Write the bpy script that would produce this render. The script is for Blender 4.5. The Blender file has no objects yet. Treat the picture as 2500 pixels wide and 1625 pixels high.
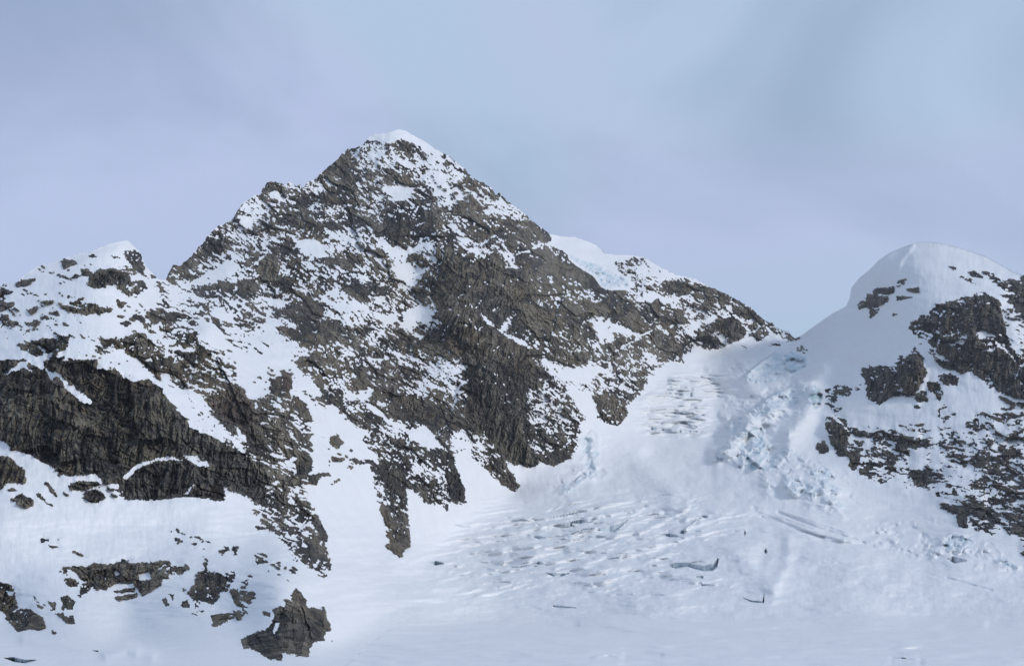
import bpy, math
import numpy as np

# ------------------------------------------------------------------ camera, world, sun, exposure
SC = bpy.context.scene
CAMZ = 12.0
FPX = 2840.0                       # focal length in photograph pixels (2500 wide)
HOR = 1500.0                       # pixel row of the horizon
PITCH = math.atan((HOR - 812.5) / FPX)
cam_data = bpy.data.cameras.new('camera')
cam_data.sensor_width = 36.0
cam_data.lens = 36.0 * FPX / 2500.0
cam_data.clip_start = 1.0
cam_data.clip_end = 60000.0
cam = bpy.data.objects.new('camera', cam_data)
SC.collection.objects.link(cam)
cam.location = (0, 0, CAMZ)
cam.rotation_euler = (math.pi / 2 + PITCH, 0, 0)
SC.camera = cam
SC.view_settings.view_transform = 'Standard'
SC.view_settings.look = 'None'
SC.view_settings.gamma = 1.0
SC.view_settings.exposure = 0.07
SC.view_settings.use_curve_mapping = False

SUN_EL, SUN_AZ = math.radians(26), math.radians(118)     # azimuth measured from +Y (ahead) towards +X (right)
world = bpy.data.worlds.new('World')
SC.world = world
world.use_nodes = True
wn, wl = world.node_tree.nodes, world.node_tree.links
wn.clear()
wout = wn.new('ShaderNodeOutputWorld')
wbg = wn.new('ShaderNodeBackground')
wbg.inputs['Strength'].default_value = 0.1
sky = wn.new('ShaderNodeTexSky')
sky.sky_type = 'NISHITA'
sky.sun_disc = False
sky.sun_elevation = SUN_EL
sky.sun_rotation = SUN_AZ
wtc = wn.new('ShaderNodeTexCoord')
wmap = wn.new('ShaderNodeMapping')
wmap.inputs['Scale'].default_value = (1.0, 1.0, 1.5)
wmap.inputs['Rotation'].default_value = (0.0, 0.6, 0.0)
wno = wn.new('ShaderNodeTexNoise')
wno.inputs['Scale'].default_value = 3.4
wno.inputs['Detail'].default_value = 5.0
wno.inputs['Roughness'].default_value = 0.46
wno.inputs['Distortion'].default_value = 0.5
wno2 = wn.new('ShaderNodeTexNoise')
wno2.inputs['Scale'].default_value = 1.3
wno2.inputs['Detail'].default_value = 3.0
wadd = wn.new('ShaderNodeMath'); wadd.operation = 'ADD'
wramp = wn.new('ShaderNodeValToRGB')
wramp.color_ramp.elements[0].position = 0.78
wramp.color_ramp.elements[0].color = (0.29, 0.378, 0.54, 1)
wramp.color_ramp.elements[1].position = 1.22
wramp.color_ramp.elements[1].color = (0.475, 0.572, 0.765, 1)
e = wramp.color_ramp.elements.new(1.0) if False else None
wscale = wn.new('ShaderNodeVectorMath'); wscale.operation = 'SCALE'
wscale.inputs['Scale'].default_value = 10.0
wmix = wn.new('ShaderNodeMix'); wmix.data_type = 'RGBA'
wmix.inputs['Factor'].default_value = 0.93
wl.new(wtc.outputs['Generated'], wmap.inputs['Vector'])
wl.new(wmap.outputs['Vector'], wno.inputs['Vector'])
wl.new(wmap.outputs['Vector'], wno2.inputs['Vector'])
wl.new(wno.outputs['Fac'], wadd.inputs[0])
wl.new(wno2.outputs['Fac'], wadd.inputs[1])
wsub = wn.new('ShaderNodeMath'); wsub.operation = 'MULTIPLY'
wsub.inputs[1].default_value = 0.5
wl.new(wadd.outputs[0], wsub.inputs[0])
wramp.color_ramp.elements[0].position = 0.40
wramp.color_ramp.elements[1].position = 0.60
wl.new(wsub.outputs[0], wramp.inputs['Fac'])
wno3 = wn.new('ShaderNodeTexNoise'); wno3.inputs['Scale'].default_value = 2.3; wno3.inputs['Detail'].default_value = 3.0; wno3.inputs['Distortion'].default_value = .8
wmap3 = wn.new('ShaderNodeMapping'); wmap3.inputs['Location'].default_value = (3.1, 1.7, .4); wmap3.inputs['Rotation'].default_value = (0, .7, 0); wmap3.inputs['Scale'].default_value = (1, 1, 1.4)
wl.new(wtc.outputs['Generated'], wmap3.inputs['Vector']); wl.new(wmap3.outputs['Vector'], wno3.inputs['Vector'])
whr = wn.new('ShaderNodeMapRange'); whr.inputs['From Min'].default_value = .4; whr.inputs['From Max'].default_value = .6
wl.new(wno3.outputs['Fac'], whr.inputs['Value'])
wtint = wn.new('ShaderNodeMix'); wtint.data_type = 'RGBA'; wtint.inputs['A'].default_value = (.955, 1.02, .995, 1); wtint.inputs['B'].default_value = (1.045, 1.0, 1.055, 1)
wl.new(whr.outputs['Result'], wtint.inputs['Factor'])
wmul = wn.new('ShaderNodeVectorMath'); wmul.operation = 'MULTIPLY'
wl.new(wramp.outputs['Color'], wmul.inputs[0]); wl.new(wtint.outputs['Result'], wmul.inputs[1])
wl.new(wmul.outputs['Vector'], wscale.inputs[0])
wl.new(sky.outputs['Color'], wmix.inputs['A'])
wl.new(wscale.outputs['Vector'], wmix.inputs['B'])
wl.new(wmix.outputs['Result'], wbg.inputs['Color'])
wl.new(wbg.outputs['Background'], wout.inputs['Surface'])

sd = bpy.data.lights.new('sun', 'SUN')
sd.energy = 1.5
sd.angle = math.radians(10)
sd.color = (1.0, 0.96, 0.91)
sun = bpy.data.objects.new('sun', sd)
SC.collection.objects.link(sun)
# direction the light comes from: right, a little behind the camera, high
sx = math.sin(SUN_AZ) * math.cos(SUN_EL)
sy = math.cos(SUN_AZ) * math.cos(SUN_EL)
sz = math.sin(SUN_EL)
from mathutils import Vector
sun.rotation_euler = Vector((sx, sy, sz)).to_track_quat('Z', 'Y').to_euler()

# ------------------------------------------------------------------ numpy noise
RNG = np.random.default_rng(7)
TAB = RNG.random((8, 256, 256)).astype(np.float32)

def lerp(a, b, t): return a + (b - a) * t
def sstep(a, b, x):
    t = np.clip((x - a) / (b - a), 0, 1)
    return t * t * (3 - 2 * t)

def perlin(x, y, seed=0):
    x = x + seed * 37.13; y = y + seed * 17.71
    ix = np.floor(x).astype(np.int32); iy = np.floor(y).astype(np.int32)
    fx = (x - ix).astype(np.float32); fy = (y - iy).astype(np.float32)
    T = TAB[seed % 4]
    def g(cx, cy, dx, dy):
        a = T[cx & 255, cy & 255] * 6.2831853
        return np.cos(a) * dx + np.sin(a) * dy
    ux = fx * fx * fx * (fx * (fx * 6 - 15) + 10); uy = fy * fy * fy * (fy * (fy * 6 - 15) + 10)
    n0 = lerp(g(ix, iy, fx, fy), g(ix + 1, iy, fx - 1, fy), ux)
    n1 = lerp(g(ix, iy + 1, fx, fy - 1), g(ix + 1, iy + 1, fx - 1, fy - 1), ux)
    return lerp(n0, n1, uy) * 1.5

def fbm(x, y, octs=4, seed=0, gain=0.5):
    s = 0; a = 1.0; t = 0
    for o in range(octs):
        s = s + a * perlin(x * 2 ** o, y * 2 ** o, seed + o); t += a; a *= gain
    return s / t

def facet(x, y, seed=0, tilt=1.0, bias=0.0):
    """broken rock: every cell of a jittered net is a tilted plane of its own height"""
    x = x + seed * 11.37; y = y + seed * 5.91
    ix = np.floor(x).astype(np.int32); iy = np.floor(y).astype(np.int32)
    best = np.full(x.shape, 9.0, np.float32); out = np.zeros(x.shape, np.float32); rid = np.zeros(x.shape, np.float32)
    for dx in (-1, 0, 1):
        for dy in (-1, 0, 1):
            cx = (ix + dx); cy = (iy + dy)
            a = cx & 255; b = cy & 255
            px = cx + TAB[0][a, b]; py = cy + TAB[1][a, b]
            ex = (x - px).astype(np.float32); ey = (y - py).astype(np.float32)
            d2 = ex * ex + ey * ey
            m = d2 < best
            best = np.where(m, d2, best)
            r = TAB[2][a, b]
            h = (r - 0.5) + tilt * ((TAB[3][a, b] - 0.5) * ex + (TAB[4][a, b] - 0.5 + bias) * ey)
            out = np.where(m, h, out); rid = np.where(m, r, rid)
    return out, rid

def blur1(a, r, ax):
    if r < 1: return a
    n = a.shape[ax]
    pad = [(0, 0)] * 2; pad[ax] = (r + 1, r)
    c = np.cumsum(np.pad(a, pad, mode='edge').astype(np.float64), axis=ax)
    if ax == 0: return ((c[2 * r + 1:] - c[:-2 * r - 1]) / (2 * r + 1)).astype(np.float32)
    return ((c[:, 2 * r + 1:] - c[:, :-2 * r - 1]) / (2 * r + 1)).astype(np.float32)
def blur(a, r, n=2):
    r = max(1, int(round(r * RS)))
    for _ in range(n): a = blur1(blur1(a, r, 0), r, 1)
    return a

# ------------------------------------------------------------------ the survey grid (u to the right, v down)
STEP = 1.6
HAZE = 0.000035
RS = 2.0 / STEP
U = np.concatenate([np.arange(-520, -60, 8.0), np.arange(-60, 2560, STEP), np.arange(2560, 3020, 8.0)])
V = np.concatenate([np.arange(300, 1660, STEP), np.arange(1660, 1800, 6.0), np.geomspace(1800, 3400, 26)])
NU, NV = len(U), len(V)
UU, VV = np.meshgrid(U.astype(np.float32), V.astype(np.float32))

RIDGE = [(-520,840),(-300,770),(-120,720),(0,697),(20,693),(40,691),(60,673),(90,652),(110,644),(130,641),(150,633),(180,623),(200,618),(225,613),
 (250,604),(270,596),(300,588),(312,587),(325,600),(340,613),(346,624),(355,650),(370,665),(385,680),(398,684),(407,682),(411,668),(423,646),
 (440,650),(459,635),(478,617),(485,600),(489,602),(498,594),(503,581),(524,560),(542,551),(565,540),(581,516),(591,498),(612,485),(625,476),
 (637,476),(640,462),(656,445),(682,447),(695,452),(710,448),(725,455),(734,449),(739,462),(749,447),(772,436),(788,419),(809,403),(830,384),(850,367),
 (876,359),(897,341),(909,328),(943,325),(958,322),(972,316),(990,319),(1015,334),(1041,348),(1067,367),(1098,383),(1119,401),(1137,414),
 (1145,429),(1171,445),(1199,458),(1209,476),(1222,474),(1240,494),(1261,507),(1295,538),(1328,561),(1344,573),(1350,573),(1376,578),
 (1404,579),(1443,592),(1464,605),(1477,619),(1505,623),(1536,623),(1565,627),(1583,633),(1606,648),(1624,662),(1653,672),(1676,677),
 (1704,685),(1728,699),(1764,714),(1790,727),(1821,745),(1841,758),(1849,772),(1880,789),(1909,807),(1927,813),(1940,827),(1958,818),(1978,803),
 (2029,767),(2066,747),(2075,726),(2078,703),(2097,679),(2122,659),(2148,633),(2172,617),(2197,606),(2221,597),(2244,591),(2275,591),
 (2314,597),(2365,612),(2404,625),(2443,646),(2474,664),(2500,675),(2600,730),(2750,770),(3020,860)]
rx = np.array([p[0] for p in RIDGE], float); ry = np.array([p[1] for p in RIDGE], float)
VT = np.interp(U, rx, ry)
jag = np.zeros(NU)
for a, sc, sd_ in ((3.2, 26., 1), (2.4, 11., 2), (1.4, 5., 3)):
    jag += a * perlin(U / sc, U * 0 + 3.3, sd_)
rocky = np.interp(U, [-520, 30, 60, 260, 290, 400, 412, 870, 905, 1065, 1090, 1335, 1350, 1440, 1560, 1600, 1925, 1945, 2440, 2480, 3000],
                     [.6, .6, .5, .4, .1, .4, 1.3, 1.3, .12, .12, 1.2, 1.1, .1, .3, .3, 1.1, 1.1, .05, .05, .8, .9])
VT = VT - np.abs(jag) * rocky * 1.3 + jag * rocky * .5

# ------------------------------------------------------------------ distances (metres ahead of the camera) of surveyed points
PTS = [(-400,1530,600),(0,1530,600),(300,1530,560),(650,1614,303),(600,1555,380),(560,1500,480),(690,1430,420),(800,1500,450),(815,1565,400),(900,1530,700),(400,1590,380),(200,1590,380),(0,1580,420),(480,1600,335),(-400,1200,700),(0,1300,650),(0,1100,740),
 (250,1150,730),(500,1200,760),(0,900,850),(250,900,840),(0,700,980),(-400,800,1000),(300,600,1060),(340,700,1020),(520,800,1050),(500,950,930),
 (700,1000,980),(600,1150,850),(750,1150,960),(720,1300,820),(810,1380,820),(620,1350,700),(400,1350,680),(200,1400,640),(400,700,1150),
 (450,720,1350),(420,690,1400),(440,665,1650),(780,1050,1200),(850,1250,1100),(900,1400,960),(1000,1430,980),(700,880,1250),(600,750,1450),(560,800,1250),
 (1050,1416,1020),(980,1362,1060),(1050,1385,1330),(1110,1420,1200),(980,1335,1180),(950,1200,1300),(990,1250,1320),(1050,1300,1420),
 (1120,1300,1500),(1110,1230,1480),(1080,1100,1500),(1000,1100,1450),(1250,1200,1780),(1310,1120,1850),(1400,1080,1980),(1500,1010,2150),
 (1600,900,2600),(850,900,1500),(900,1000,1420),(1000,950,1650),(1150,950,1750),(1250,1000,1800),(1400,950,2000),(900,700,1800),(1000,700,2050),
 (1020,800,1950),(1120,780,1820),(1100,600,2050),(1250,750,2080),(1350,750,2150),(1450,850,2200),(1300,620,2300),(1050,480,2300),(975,320,2450),
 (900,500,2250),(780,430,2250),(680,460,2100),(600,520,1980),(700,600,1900),(780,650,1850),(500,640,1800),(600,680,1700),(650,750,1600),
 (1150,450,2450),(1300,550,2550),(1480,700,2500),(1550,800,2550),(1350,580,3000),(1450,600,3050),(1480,690,2800),(1600,660,3000),
 (1600,760,2800),(1750,720,3050),(1750,800,2950),(1900,810,3200),(1650,850,2850),(1750,870,3100),(1850,860,3000),(1650,950,2500),(1750,950,2600),
 (1650,1050,2250),(1550,1080,2150),(1700,1150,1950),(1500,1180,1850),(1300,1260,1600),(1500,1280,1500),(1700,1280,1480),(1300,1400,1200),
 (1600,1400,1180),(1900,1400,1120),(1100,1500,900),(1600,1500,880),(2100,1500,880),(2500,1500,900),(3000,1500,900),(1900,1280,1500),
 (2100,1350,1280),(2300,1400,1150),(2500,1420,1120),(1830,920,2700),(1950,870,2750),(2000,950,2450),(1900,1050,2150),(1950,1130,1900),
 (1850,1120,1980),(2050,1150,1850),(2150,1250,1650),(2250,1300,1480),(2400,1300,1400),(2500,1370,1250),(2080,740,2900),(1945,830,3050),
 (2245,592,2650),(2200,700,2480),(2100,850,2450),(2400,640,2500),(2500,680,2400),(2300,800,2250),(2450,850,2150),(2250,950,2100),(2350,1050,1900),
 (2450,1150,1700),(2000,1050,2150),(2050,1000,2150),(3000,800,2300),(3000,1100,1800),(3000,1350,1300),
 (-400,1700,330),(500,1700,200),(800,1700,230),(1200,1700,700),(2200,1700,700),(3000,1700,700)]
P3 = np.array(PTS, float)
def rbf_fit(P):
    n = len(P); X = P[:, :2] / 500
    d = np.sqrt(((X[:, None] - X[None]) ** 2).sum(-1))
    A = np.zeros((n + 3, n + 3)); A[:n, :n] = d + np.eye(n) * -0.012
    A[:n, n] = 1; A[:n, n + 1:] = X; A[n, :n] = 1; A[n + 1:, :n] = X.T
    return X, np.linalg.solve(A, np.concatenate([np.log(P[:, 2]), [0, 0, 0]]))
X_, W_ = rbf_fit(P3)
cu = np.linspace(U[0], U[-1], 240); cv = np.linspace(V[0], 1900, 150)
CU, CV = np.meshgrid(cu / 500, cv / 500)
Z = W_[-3] + W_[-2] * CU + W_[-1] * CV
for k in range(len(X_)):
    Z += W_[k] * np.sqrt((CU - X_[k, 0]) ** 2 + (CV - X_[k, 1]) ** 2)
def bil(img, fu, fv):
    fu = np.clip(fu, 0, img.shape[1] - 1.001); fv = np.clip(fv, 0, img.shape[0] - 1.001)
    iu = fu.astype(np.int32); iv = fv.astype(np.int32); a = fu - iu; b = fv - iv
    return (img[iv, iu] * (1 - a) + img[iv, iu + 1] * a) * (1 - b) + (img[iv + 1, iu] * (1 - a) + img[iv + 1, iu + 1] * a) * b
D0 = np.exp(bil(Z, (UU - cu[0]) / (cu[1] - cu[0]), (VV - cv[0]) / (cv[1] - cv[0])))
lD = np.log(D0); lb = blur(lD, 7); lb2 = blur(lD, 17)
icy = blur(((UU > 1500) & (VV > 860) | (UU > 1960) & (UU + .35 * VV > 1960 + .35 * 700) & (VV < 800) | (VV > 1380) | (UU < 820) & (VV > 1190)).astype(np.float32), 10)
D0 = np.exp(lb * (1 - icy) + lb2 * icy)
plane = CAMZ * FPX / np.maximum(VV - HOR, 1.0) * 1.02
D0 = D0.astype(np.float64)
kk = .10
plane = np.minimum(plane, 4000.0)
D0 = np.where(VV > 1501, np.exp(-kk * np.log(np.exp(-np.log(D0) / kk) + np.exp(-np.log(plane) / kk))), D0)
lD = np.log(D0).astype(np.float32); zz_ = sstep(1420, 1500, VV) * sstep(1640, 1600, VV) * sstep(780, 900, UU)
D0 = np.exp(lD * (1 - zz_) + blur(lD, 11) * zz_).astype(np.float32)

# ------------------------------------------------------------------ painting helpers: surveyed outlines of rock and snow
TL = {'A': (0,550,.25862),'B': (0,850,.25862),'C': (0,1225,.25862),'D': (400,400,.25862),'E': (500,750,.25862),'F': (500,1100,.25862),
      'G': (850,300,.25862),'H': (900,650,.25862),'I': (950,950,.25862),'J': (1350,530,.25862),'K': (1500,850,.25862),'L': (1900,550,.25862),
      'M': (1900,900,.25862),'N': (1000,1200,.29412),'O': (1600,1200,.37815),'P': (500,1400,.29412),'S': (0,0,1.0)}
def src(t, pts):
    ox, oy, s = TL[t]
    return np.array([(ox + x * s, oy + y * s) for x, y in pts])
def inside(poly, uu, vv):
    r = np.zeros(uu.shape, bool); n = len(poly)
    for i in range(n):
        x1, y1 = poly[i]; x2, y2 = poly[(i + 1) % n]
        if y1 == y2: continue
        c = ((y1 > vv) != (y2 > vv)) & (uu < (x2 - x1) * (vv - y1) / (y2 - y1) + x1)
        r ^= c
    return r
def win(poly, pad=8):
    i0 = max(np.searchsorted(V, poly[:, 1].min() - pad) - 1, 0); i1 = np.searchsorted(V, poly[:, 1].max() + pad) + 1
    j0 = max(np.searchsorted(U, poly[:, 0].min() - pad) - 1, 0); j1 = np.searchsorted(U, poly[:, 0].max() + pad) + 1
    return slice(i0, i1), slice(j0, j1)
def paint(img, poly, val, feather=1):
    w = win(poly, 10 + feather * 6)
    m = inside(poly, UU[w], VV[w]).astype(np.float32)
    if feather: m = blur(m, feather)
    img[w] = img[w] * (1 - m) + val * m
def stroke_mask(img, pts, width, val=1.0):
    """soft line of given half width along a polyline (max-combined)"""
    pts = np.array(pts, float)
    w = win(pts, width * 3)
    uu, vv = UU[w], VV[w]; best = np.full(uu.shape, 1e9, np.float32)
    for (x1, y1), (x2, y2) in zip(pts[:-1], pts[1:]):
        L = (x2 - x1) ** 2 + (y2 - y1) ** 2 + 1e-6
        t = np.clip(((uu - x1) * (x2 - x1) + (vv - y1) * (y2 - y1)) / L, 0, 1)
        best = np.minimum(best, np.hypot(uu - x1 - t * (x2 - x1), vv - y1 - t * (y2 - y1)))
    img[w] = np.maximum(img[w], val * np.exp(-(best / width) ** 2))

# share of bare rock, 0 (all snow) .. 1 (bare): broad zones first, then snowfields, crags, drifts
ROCK = [
 # broad zones ---------------------------------------------------------------
 (.055,'S',[(-520,500),(410,500),(410,690),(760,930),(640,960),(300,880),(-520,880)],6),
 (.03,'S',[(380,1290),(600,1290),(620,1450),(380,1330)],3),
 (.70,'S',[(400,690),(410,500),(640,380),(1000,250),(1350,560),(1500,640),(1950,760),(1950,840),(1700,880),(1600,900),(1560,960),(1500,1020),(1480,1040),
   (1400,1140),(1270,1240),(1100,1240),(1000,1370),(935,1330),(900,1120),(830,1010),(760,930),(690,860),(620,800),(545,760),(480,725)],2),
 (.55,'S',[(540,545),(640,480),(700,560),(640,640),(560,690),(500,640)],4),
 (.60,'S',[(850,360),(1080,370),(1200,470),(1240,500),(1080,560),(900,480)],5),
 (.45,'S',[(1030,420),(1150,440),(1240,500),(1330,570),(1280,600),(1130,540),(1060,500)],5),
 (.92,'S',[(1080,620),(1180,640),(1330,650),(1440,700),(1450,800),(1440,870),(1320,880),(1290,860),(1330,1000),(1250,1130),(1200,1100),(1130,900),(1060,760)],5),
 (.90,'S',[(960,900),(1060,930),(1100,1050),(1060,1060),(1000,1010),(930,960)],5),
 (.5,'S',[(840,830),(960,850),(1050,920),(1040,980),(940,940),(900,950),(850,900)],5),
 (.64,'S',[(1520,640),(1900,780),(1880,830),(1700,830),(1600,850),(1560,760),(1480,700)],5),
 (.5,'S',[(2500,650),(3020,780),(3020,1400),(2500,1400)],8),
 (.70,'S',[(430,720),(560,800),(640,900),(700,950),(760,1010),(765,1130),(740,1200),(790,1330),(800,1390),(700,1330),(620,1220),(560,1100),(500,980),(420,880),(380,780)],3),
 (.42,'M',[(1850,400),(2330,420),(2700,500),(2700,1650),(1900,1520),(1750,1250),(1800,900)],3),
 # D: left shoulder of the main peak ---------------------------------------------
 (.03,'D',[(250,1110),(420,1030),(620,900),(700,960),(680,1010),(560,1090),(420,1160),(290,1160)],1),
 (.05,'D',[(1190,650),(1240,700),(1400,720),(1510,790),(1540,880),(1400,900),(1290,820),(1210,730)],1),
 (.12,'D',[(660,560),(860,490),(960,560),(840,620),(700,610)],1),
 (.10,'D',[(1490,590),(1600,650),(1800,740),(1900,800),(1880,830),(1740,740),(1570,690)],1),
 (.10,'D',[(1690,590),(1840,630),(1740,650)],1),
 (.08,'D',[(2060,760),(2230,820),(2320,930),(2320,1080),(2200,960),(2110,850)],1),
 (.3,'D',[(1960,880),(2150,970),(2200,1010),(2130,1000)],1),
 (.12,'D',[(1250,1180),(1450,1290),(1640,1380),(1900,1380),(1960,1330),(1820,1290),(1660,1150),(1600,1020),(1620,1180),(1500,1230),(1400,1240)],1),
 (.2,'D',[(1480,1390),(1700,1450),(1860,1390),(1720,1480)],1),
 (.15,'D',[(800,1180),(980,1250),(1150,1350),(1250,1430),(1100,1380),(950,1290)],1),
 (.12,'D',[(560,1230),(760,1260),(900,1360),(1000,1480),(1060,1600),(600,1600),(580,1400)],3),
 (.15,'D',[(980,260),(1070,260),(1100,310),(1300,370),(1200,380),(1050,320)],1),
 (.2,'D',[(2060,180),(2200,230),(2320,200),(2320,350),(2150,300)],2),
 (1.,'D',[(870,1000),(900,920),(980,850),(1060,870),(1100,1000),(1060,1110),(920,1090)],1),
 (.95,'D',[(700,960),(860,850),(960,850),(850,940),(770,990)],1),
 (.92,'D',[(1040,800),(1180,850),(1250,920),(1400,1050),(1330,1140),(1200,1050),(1110,950)],1),
 (.95,'D',[(1200,580),(1350,500),(1470,560),(1560,690),(1500,720),(1380,720),(1290,660)],1),
 (.95,'D',[(930,240),(990,160),(1090,170),(1150,260),(1120,320),(1060,250),(940,290)],1),
 (.9,'D',[(980,350),(1120,380),(1250,390),(1400,470),(1220,540),(1110,480),(1050,490)],1),
 (.92,'D',[(1320,1400),(1400,1350),(1540,1410),(1690,1470),(1560,1500),(1320,1450)],1),
 (.85,'D',[(640,1000),(760,1040),(900,1150),(960,1270),(840,1180),(700,1070)],1),
 (.95,'D',[(1080,1100),(1170,1080),(1240,1220),(1220,1250),(1130,1200)],1),
 # G: the summit ---------------------------------------------------------------
 (.0,'G',[(150,170),(230,80),(470,30),(640,100),(880,240),(900,300),(740,290),(640,200),(500,160),(390,200),(300,170)],1),
 (.2,'G',[(400,270),(560,330),(640,440),(560,450),(440,330)],1),
 (.12,'G',[(330,570),(500,590),(620,620),(600,690),(420,740),(330,640)],1),
 (.2,'G',[(700,560),(900,470),(1060,560),(1200,670),(1100,720),(1000,770),(860,790),(760,640)],2),
 (.2,'G',[(1200,640),(1330,700),(1450,800),(1500,860),(1300,860),(1280,820),(1400,800),(1250,740),(1120,700)],1),
 (.1,'G',[(1530,840),(1720,930),(1640,920)],1),
 (.12,'G',[(920,930),(1010,980),(1150,1070),(1130,1150),(1080,1130),(1030,1060)],1),
 (.93,'G',[(570,720),(830,700),(860,860),(900,980),(920,1200),(860,1400),(820,1130),(560,1150),(400,1150),(350,1020),(340,780),(540,720)],1),
 (.93,'G',[(910,1000),(1010,1060),(1200,1300),(1200,1547),(1000,1547),(900,1350)],2),
 (.82,'G',[(1070,840),(1300,860),(1600,900),(1900,1050),(1940,1200),(2060,1300),(2100,1420),(2250,1547),(1500,1547),(1490,1350),(1400,1180),(1100,1000)],3),
 (.95,'G',[(1390,1200),(1490,1330),(1450,1400),(1230,1400),(1250,1300)],1),
 (.85,'G',[(370,440),(590,500),(600,590),(360,590),(330,520)],1),
 (.08,'G',[(300,1100),(450,1170),(540,1210),(630,1170),(800,1110),(650,1200),(540,1290),(420,1250),(350,1180)],1),
 (.04,'G',[(460,1380),(580,1340),(740,1400),(620,1520),(500,1460)],1),
 (.2,'G',[(220,1270),(330,1300),(460,1400),(450,1440),(330,1350)],1),
 (.15,'G',[(1420,1180),(1560,1240),(1640,1380),(1500,1390),(1480,1300)],1),
 (.1,'G',[(590,970),(740,925),(745,945),(640,975)],0),
 # H: the middle of the face -------------------------------------------------------
 (.95,'H',[(150,1180),(560,1230),(580,1500),(430,1500),(200,1440)],3),
 (.94,'H',[(680,330),(880,380),(1100,700),(1200,1100),(1350,1547),(1000,1547),(920,1100),(700,720)],3),
 (.9,'H',[(1450,170),(2000,250),(2080,560),(2080,900),(1620,880),(1500,700),(1400,450)],3),
 (.03,'H',[(220,0),(540,10),(520,100),(390,210),(280,110)],1),
 (.03,'H',[(320,430),(500,360),(620,430),(560,490),(400,530),(420,600),(550,690),(480,690),(400,640),(340,540)],1),
 (.06,'H',[(50,440),(220,460),(300,450),(230,540),(150,550),(60,480)],1),
 (.1,'H',[(40,240),(150,330),(80,370)],1),
 (.02,'H',[(1610,890),(1680,870),(1780,930),(1850,900),(1920,950),(2050,900),(2140,910),(2320,1020),(2320,1050),(2200,1000),(2080,1070),(2080,1110),(1920,1090),(1820,1060),(1720,1010)],1),
 (.02,'H',[(1860,1100),(2050,1190),(2150,1300),(2160,1380),(2070,1440),(1990,1350),(1930,1250)],1),
 (.05,'H',[(2090,470),(2180,490),(2320,600),(2320,720),(2200,760),(2170,660),(2250,640)],1),
 (.25,'H',[(1230,590),(1310,470),(1400,450),(1340,540),(1300,630)],1),
 (.12,'H',[(1060,440),(1230,585),(1520,750),(1520,775),(1230,615),(1080,500)],0),
 (.15,'H',[(850,920),(970,960),(880,980),(790,1040),(600,1030),(580,1000),(760,1020)],1),
 (.1,'H',[(770,850),(860,880),(900,930),(800,890)],1),
 (.05,'H',[(1560,1190),(1660,1100),(1700,1130),(1640,1180),(1570,1200)],1),
 (.3,'H',[(1620,1380),(1700,1370),(1800,1300),(1850,1400),(1700,1480),(1530,1500),(1520,1440)],1),
 (.1,'H',[(0,1310),(80,1340),(220,1440),(320,1547),(250,1547),(120,1440),(0,1330)],1),
 # J: right shoulder and hanging glacier ----------------------------------------
 (.85,'J',[(0,240),(130,350),(480,640),(780,740),(720,840),(500,830),(350,780),(340,1200),(480,1400),(0,1380)],3),
 (.0,'J',[(-20,120),(440,240),(500,310),(800,330),(830,390),(700,400),(600,440),(640,540),(720,660),(640,660),(480,640),(400,530),(130,345),(-15,240)],1),
 (.35,'J',[(590,440),(820,380),(1040,500),(1130,590),(900,620),(740,660),(640,560)],1),
 (.1,'J',[(840,720),(960,700),(1100,760),(1300,720),(1340,790),(1220,780),(1060,800),(900,800)],1),
 (.12,'J',[(1160,1020),(1420,960),(1560,930),(1500,1000),(1380,1040),(1320,1110),(1340,1150),(1200,1080)],1),
 (.03,'J',[(350,940),(440,930),(560,990),(700,1040),(840,1130),(700,1100),(520,1090),(540,1160),(440,1190),(400,1050)],1),
 (.3,'J',[(320,1150),(420,1170),(560,1310),(560,1400),(440,1340)],1),
 (.2,'J',[(840,1250),(1000,1290),(1000,1400),(900,1380)],1),
 (1.,'J',[(1500,1010),(1590,960),(1700,930),(1830,1060),(1810,1140),(1740,1180),(1620,1130)],1),
 (1.,'J',[(1740,870),(1830,850),(1920,920),(1850,980),(1780,940)],1),
 (1.,'J',[(910,820),(980,760),(1050,830),(980,870)],1),
 (.95,'J',[(1070,620),(1180,620),(1200,700),(1060,730)],1),
 (.95,'J',[(1840,1040),(1990,990),(2040,1100),(1920,1190),(1900,1110)],1),
 (.95,'J',[(1320,1180),(1480,1040),(1590,1180),(1450,1240)],1),
 (.88,'J',[(640,900),(800,920),(1000,1060),(1200,1200),(1350,1300),(1200,1290),(1000,1400),(900,1200),(760,1040)],1),
 (.03,'J',[(1060,1370),(1250,1380),(1240,1300),(1340,1220),(1480,1260),(1700,1200),(1820,1130),(1900,1130),(1920,1180),(2060,1120),(2170,1170),(2300,1150),(2400,1240),(2300,1547),(1090,1547)],1),
 (.4,'J',[(1600,1270),(1850,1190),(1950,1210),(2280,1130),(2200,1200),(1830,1270),(1650,1300)],1),
 # I: foot of the face -----------------------------------------------------------
 (.65,'I',[(180,560),(480,560),(500,760),(560,1050),(400,1080),(160,880)],2),
 (.45,'I',[(560,450),(780,330),(960,500),(1060,640),(900,650),(760,570),(620,600)],1),
 (1.,'I',[(500,570),(620,640),(720,950),(640,1080),(560,1000),(520,760)],1),
 (1.,'I',[(720,0),(960,0),(1200,300),(1400,680),(1330,730),(1180,710),(1050,600),(900,400),(760,300)],1),
 (.5,'I',[(1320,0),(1700,0),(1640,260),(1740,330),(1640,380),(1330,300)],2),
 (.9,'I',[(1340,420),(1740,420),(1800,480),(1700,640),(1560,720),(1480,680),(1400,560)],1),
 (.92,'I',[(1980,90),(2220,80),(2260,240),(2160,350),(2060,340),(1960,180)],1),
 (.0,'I',[(170,400),(350,340),(400,420),(520,560),(350,520),(200,460)],1),
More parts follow.
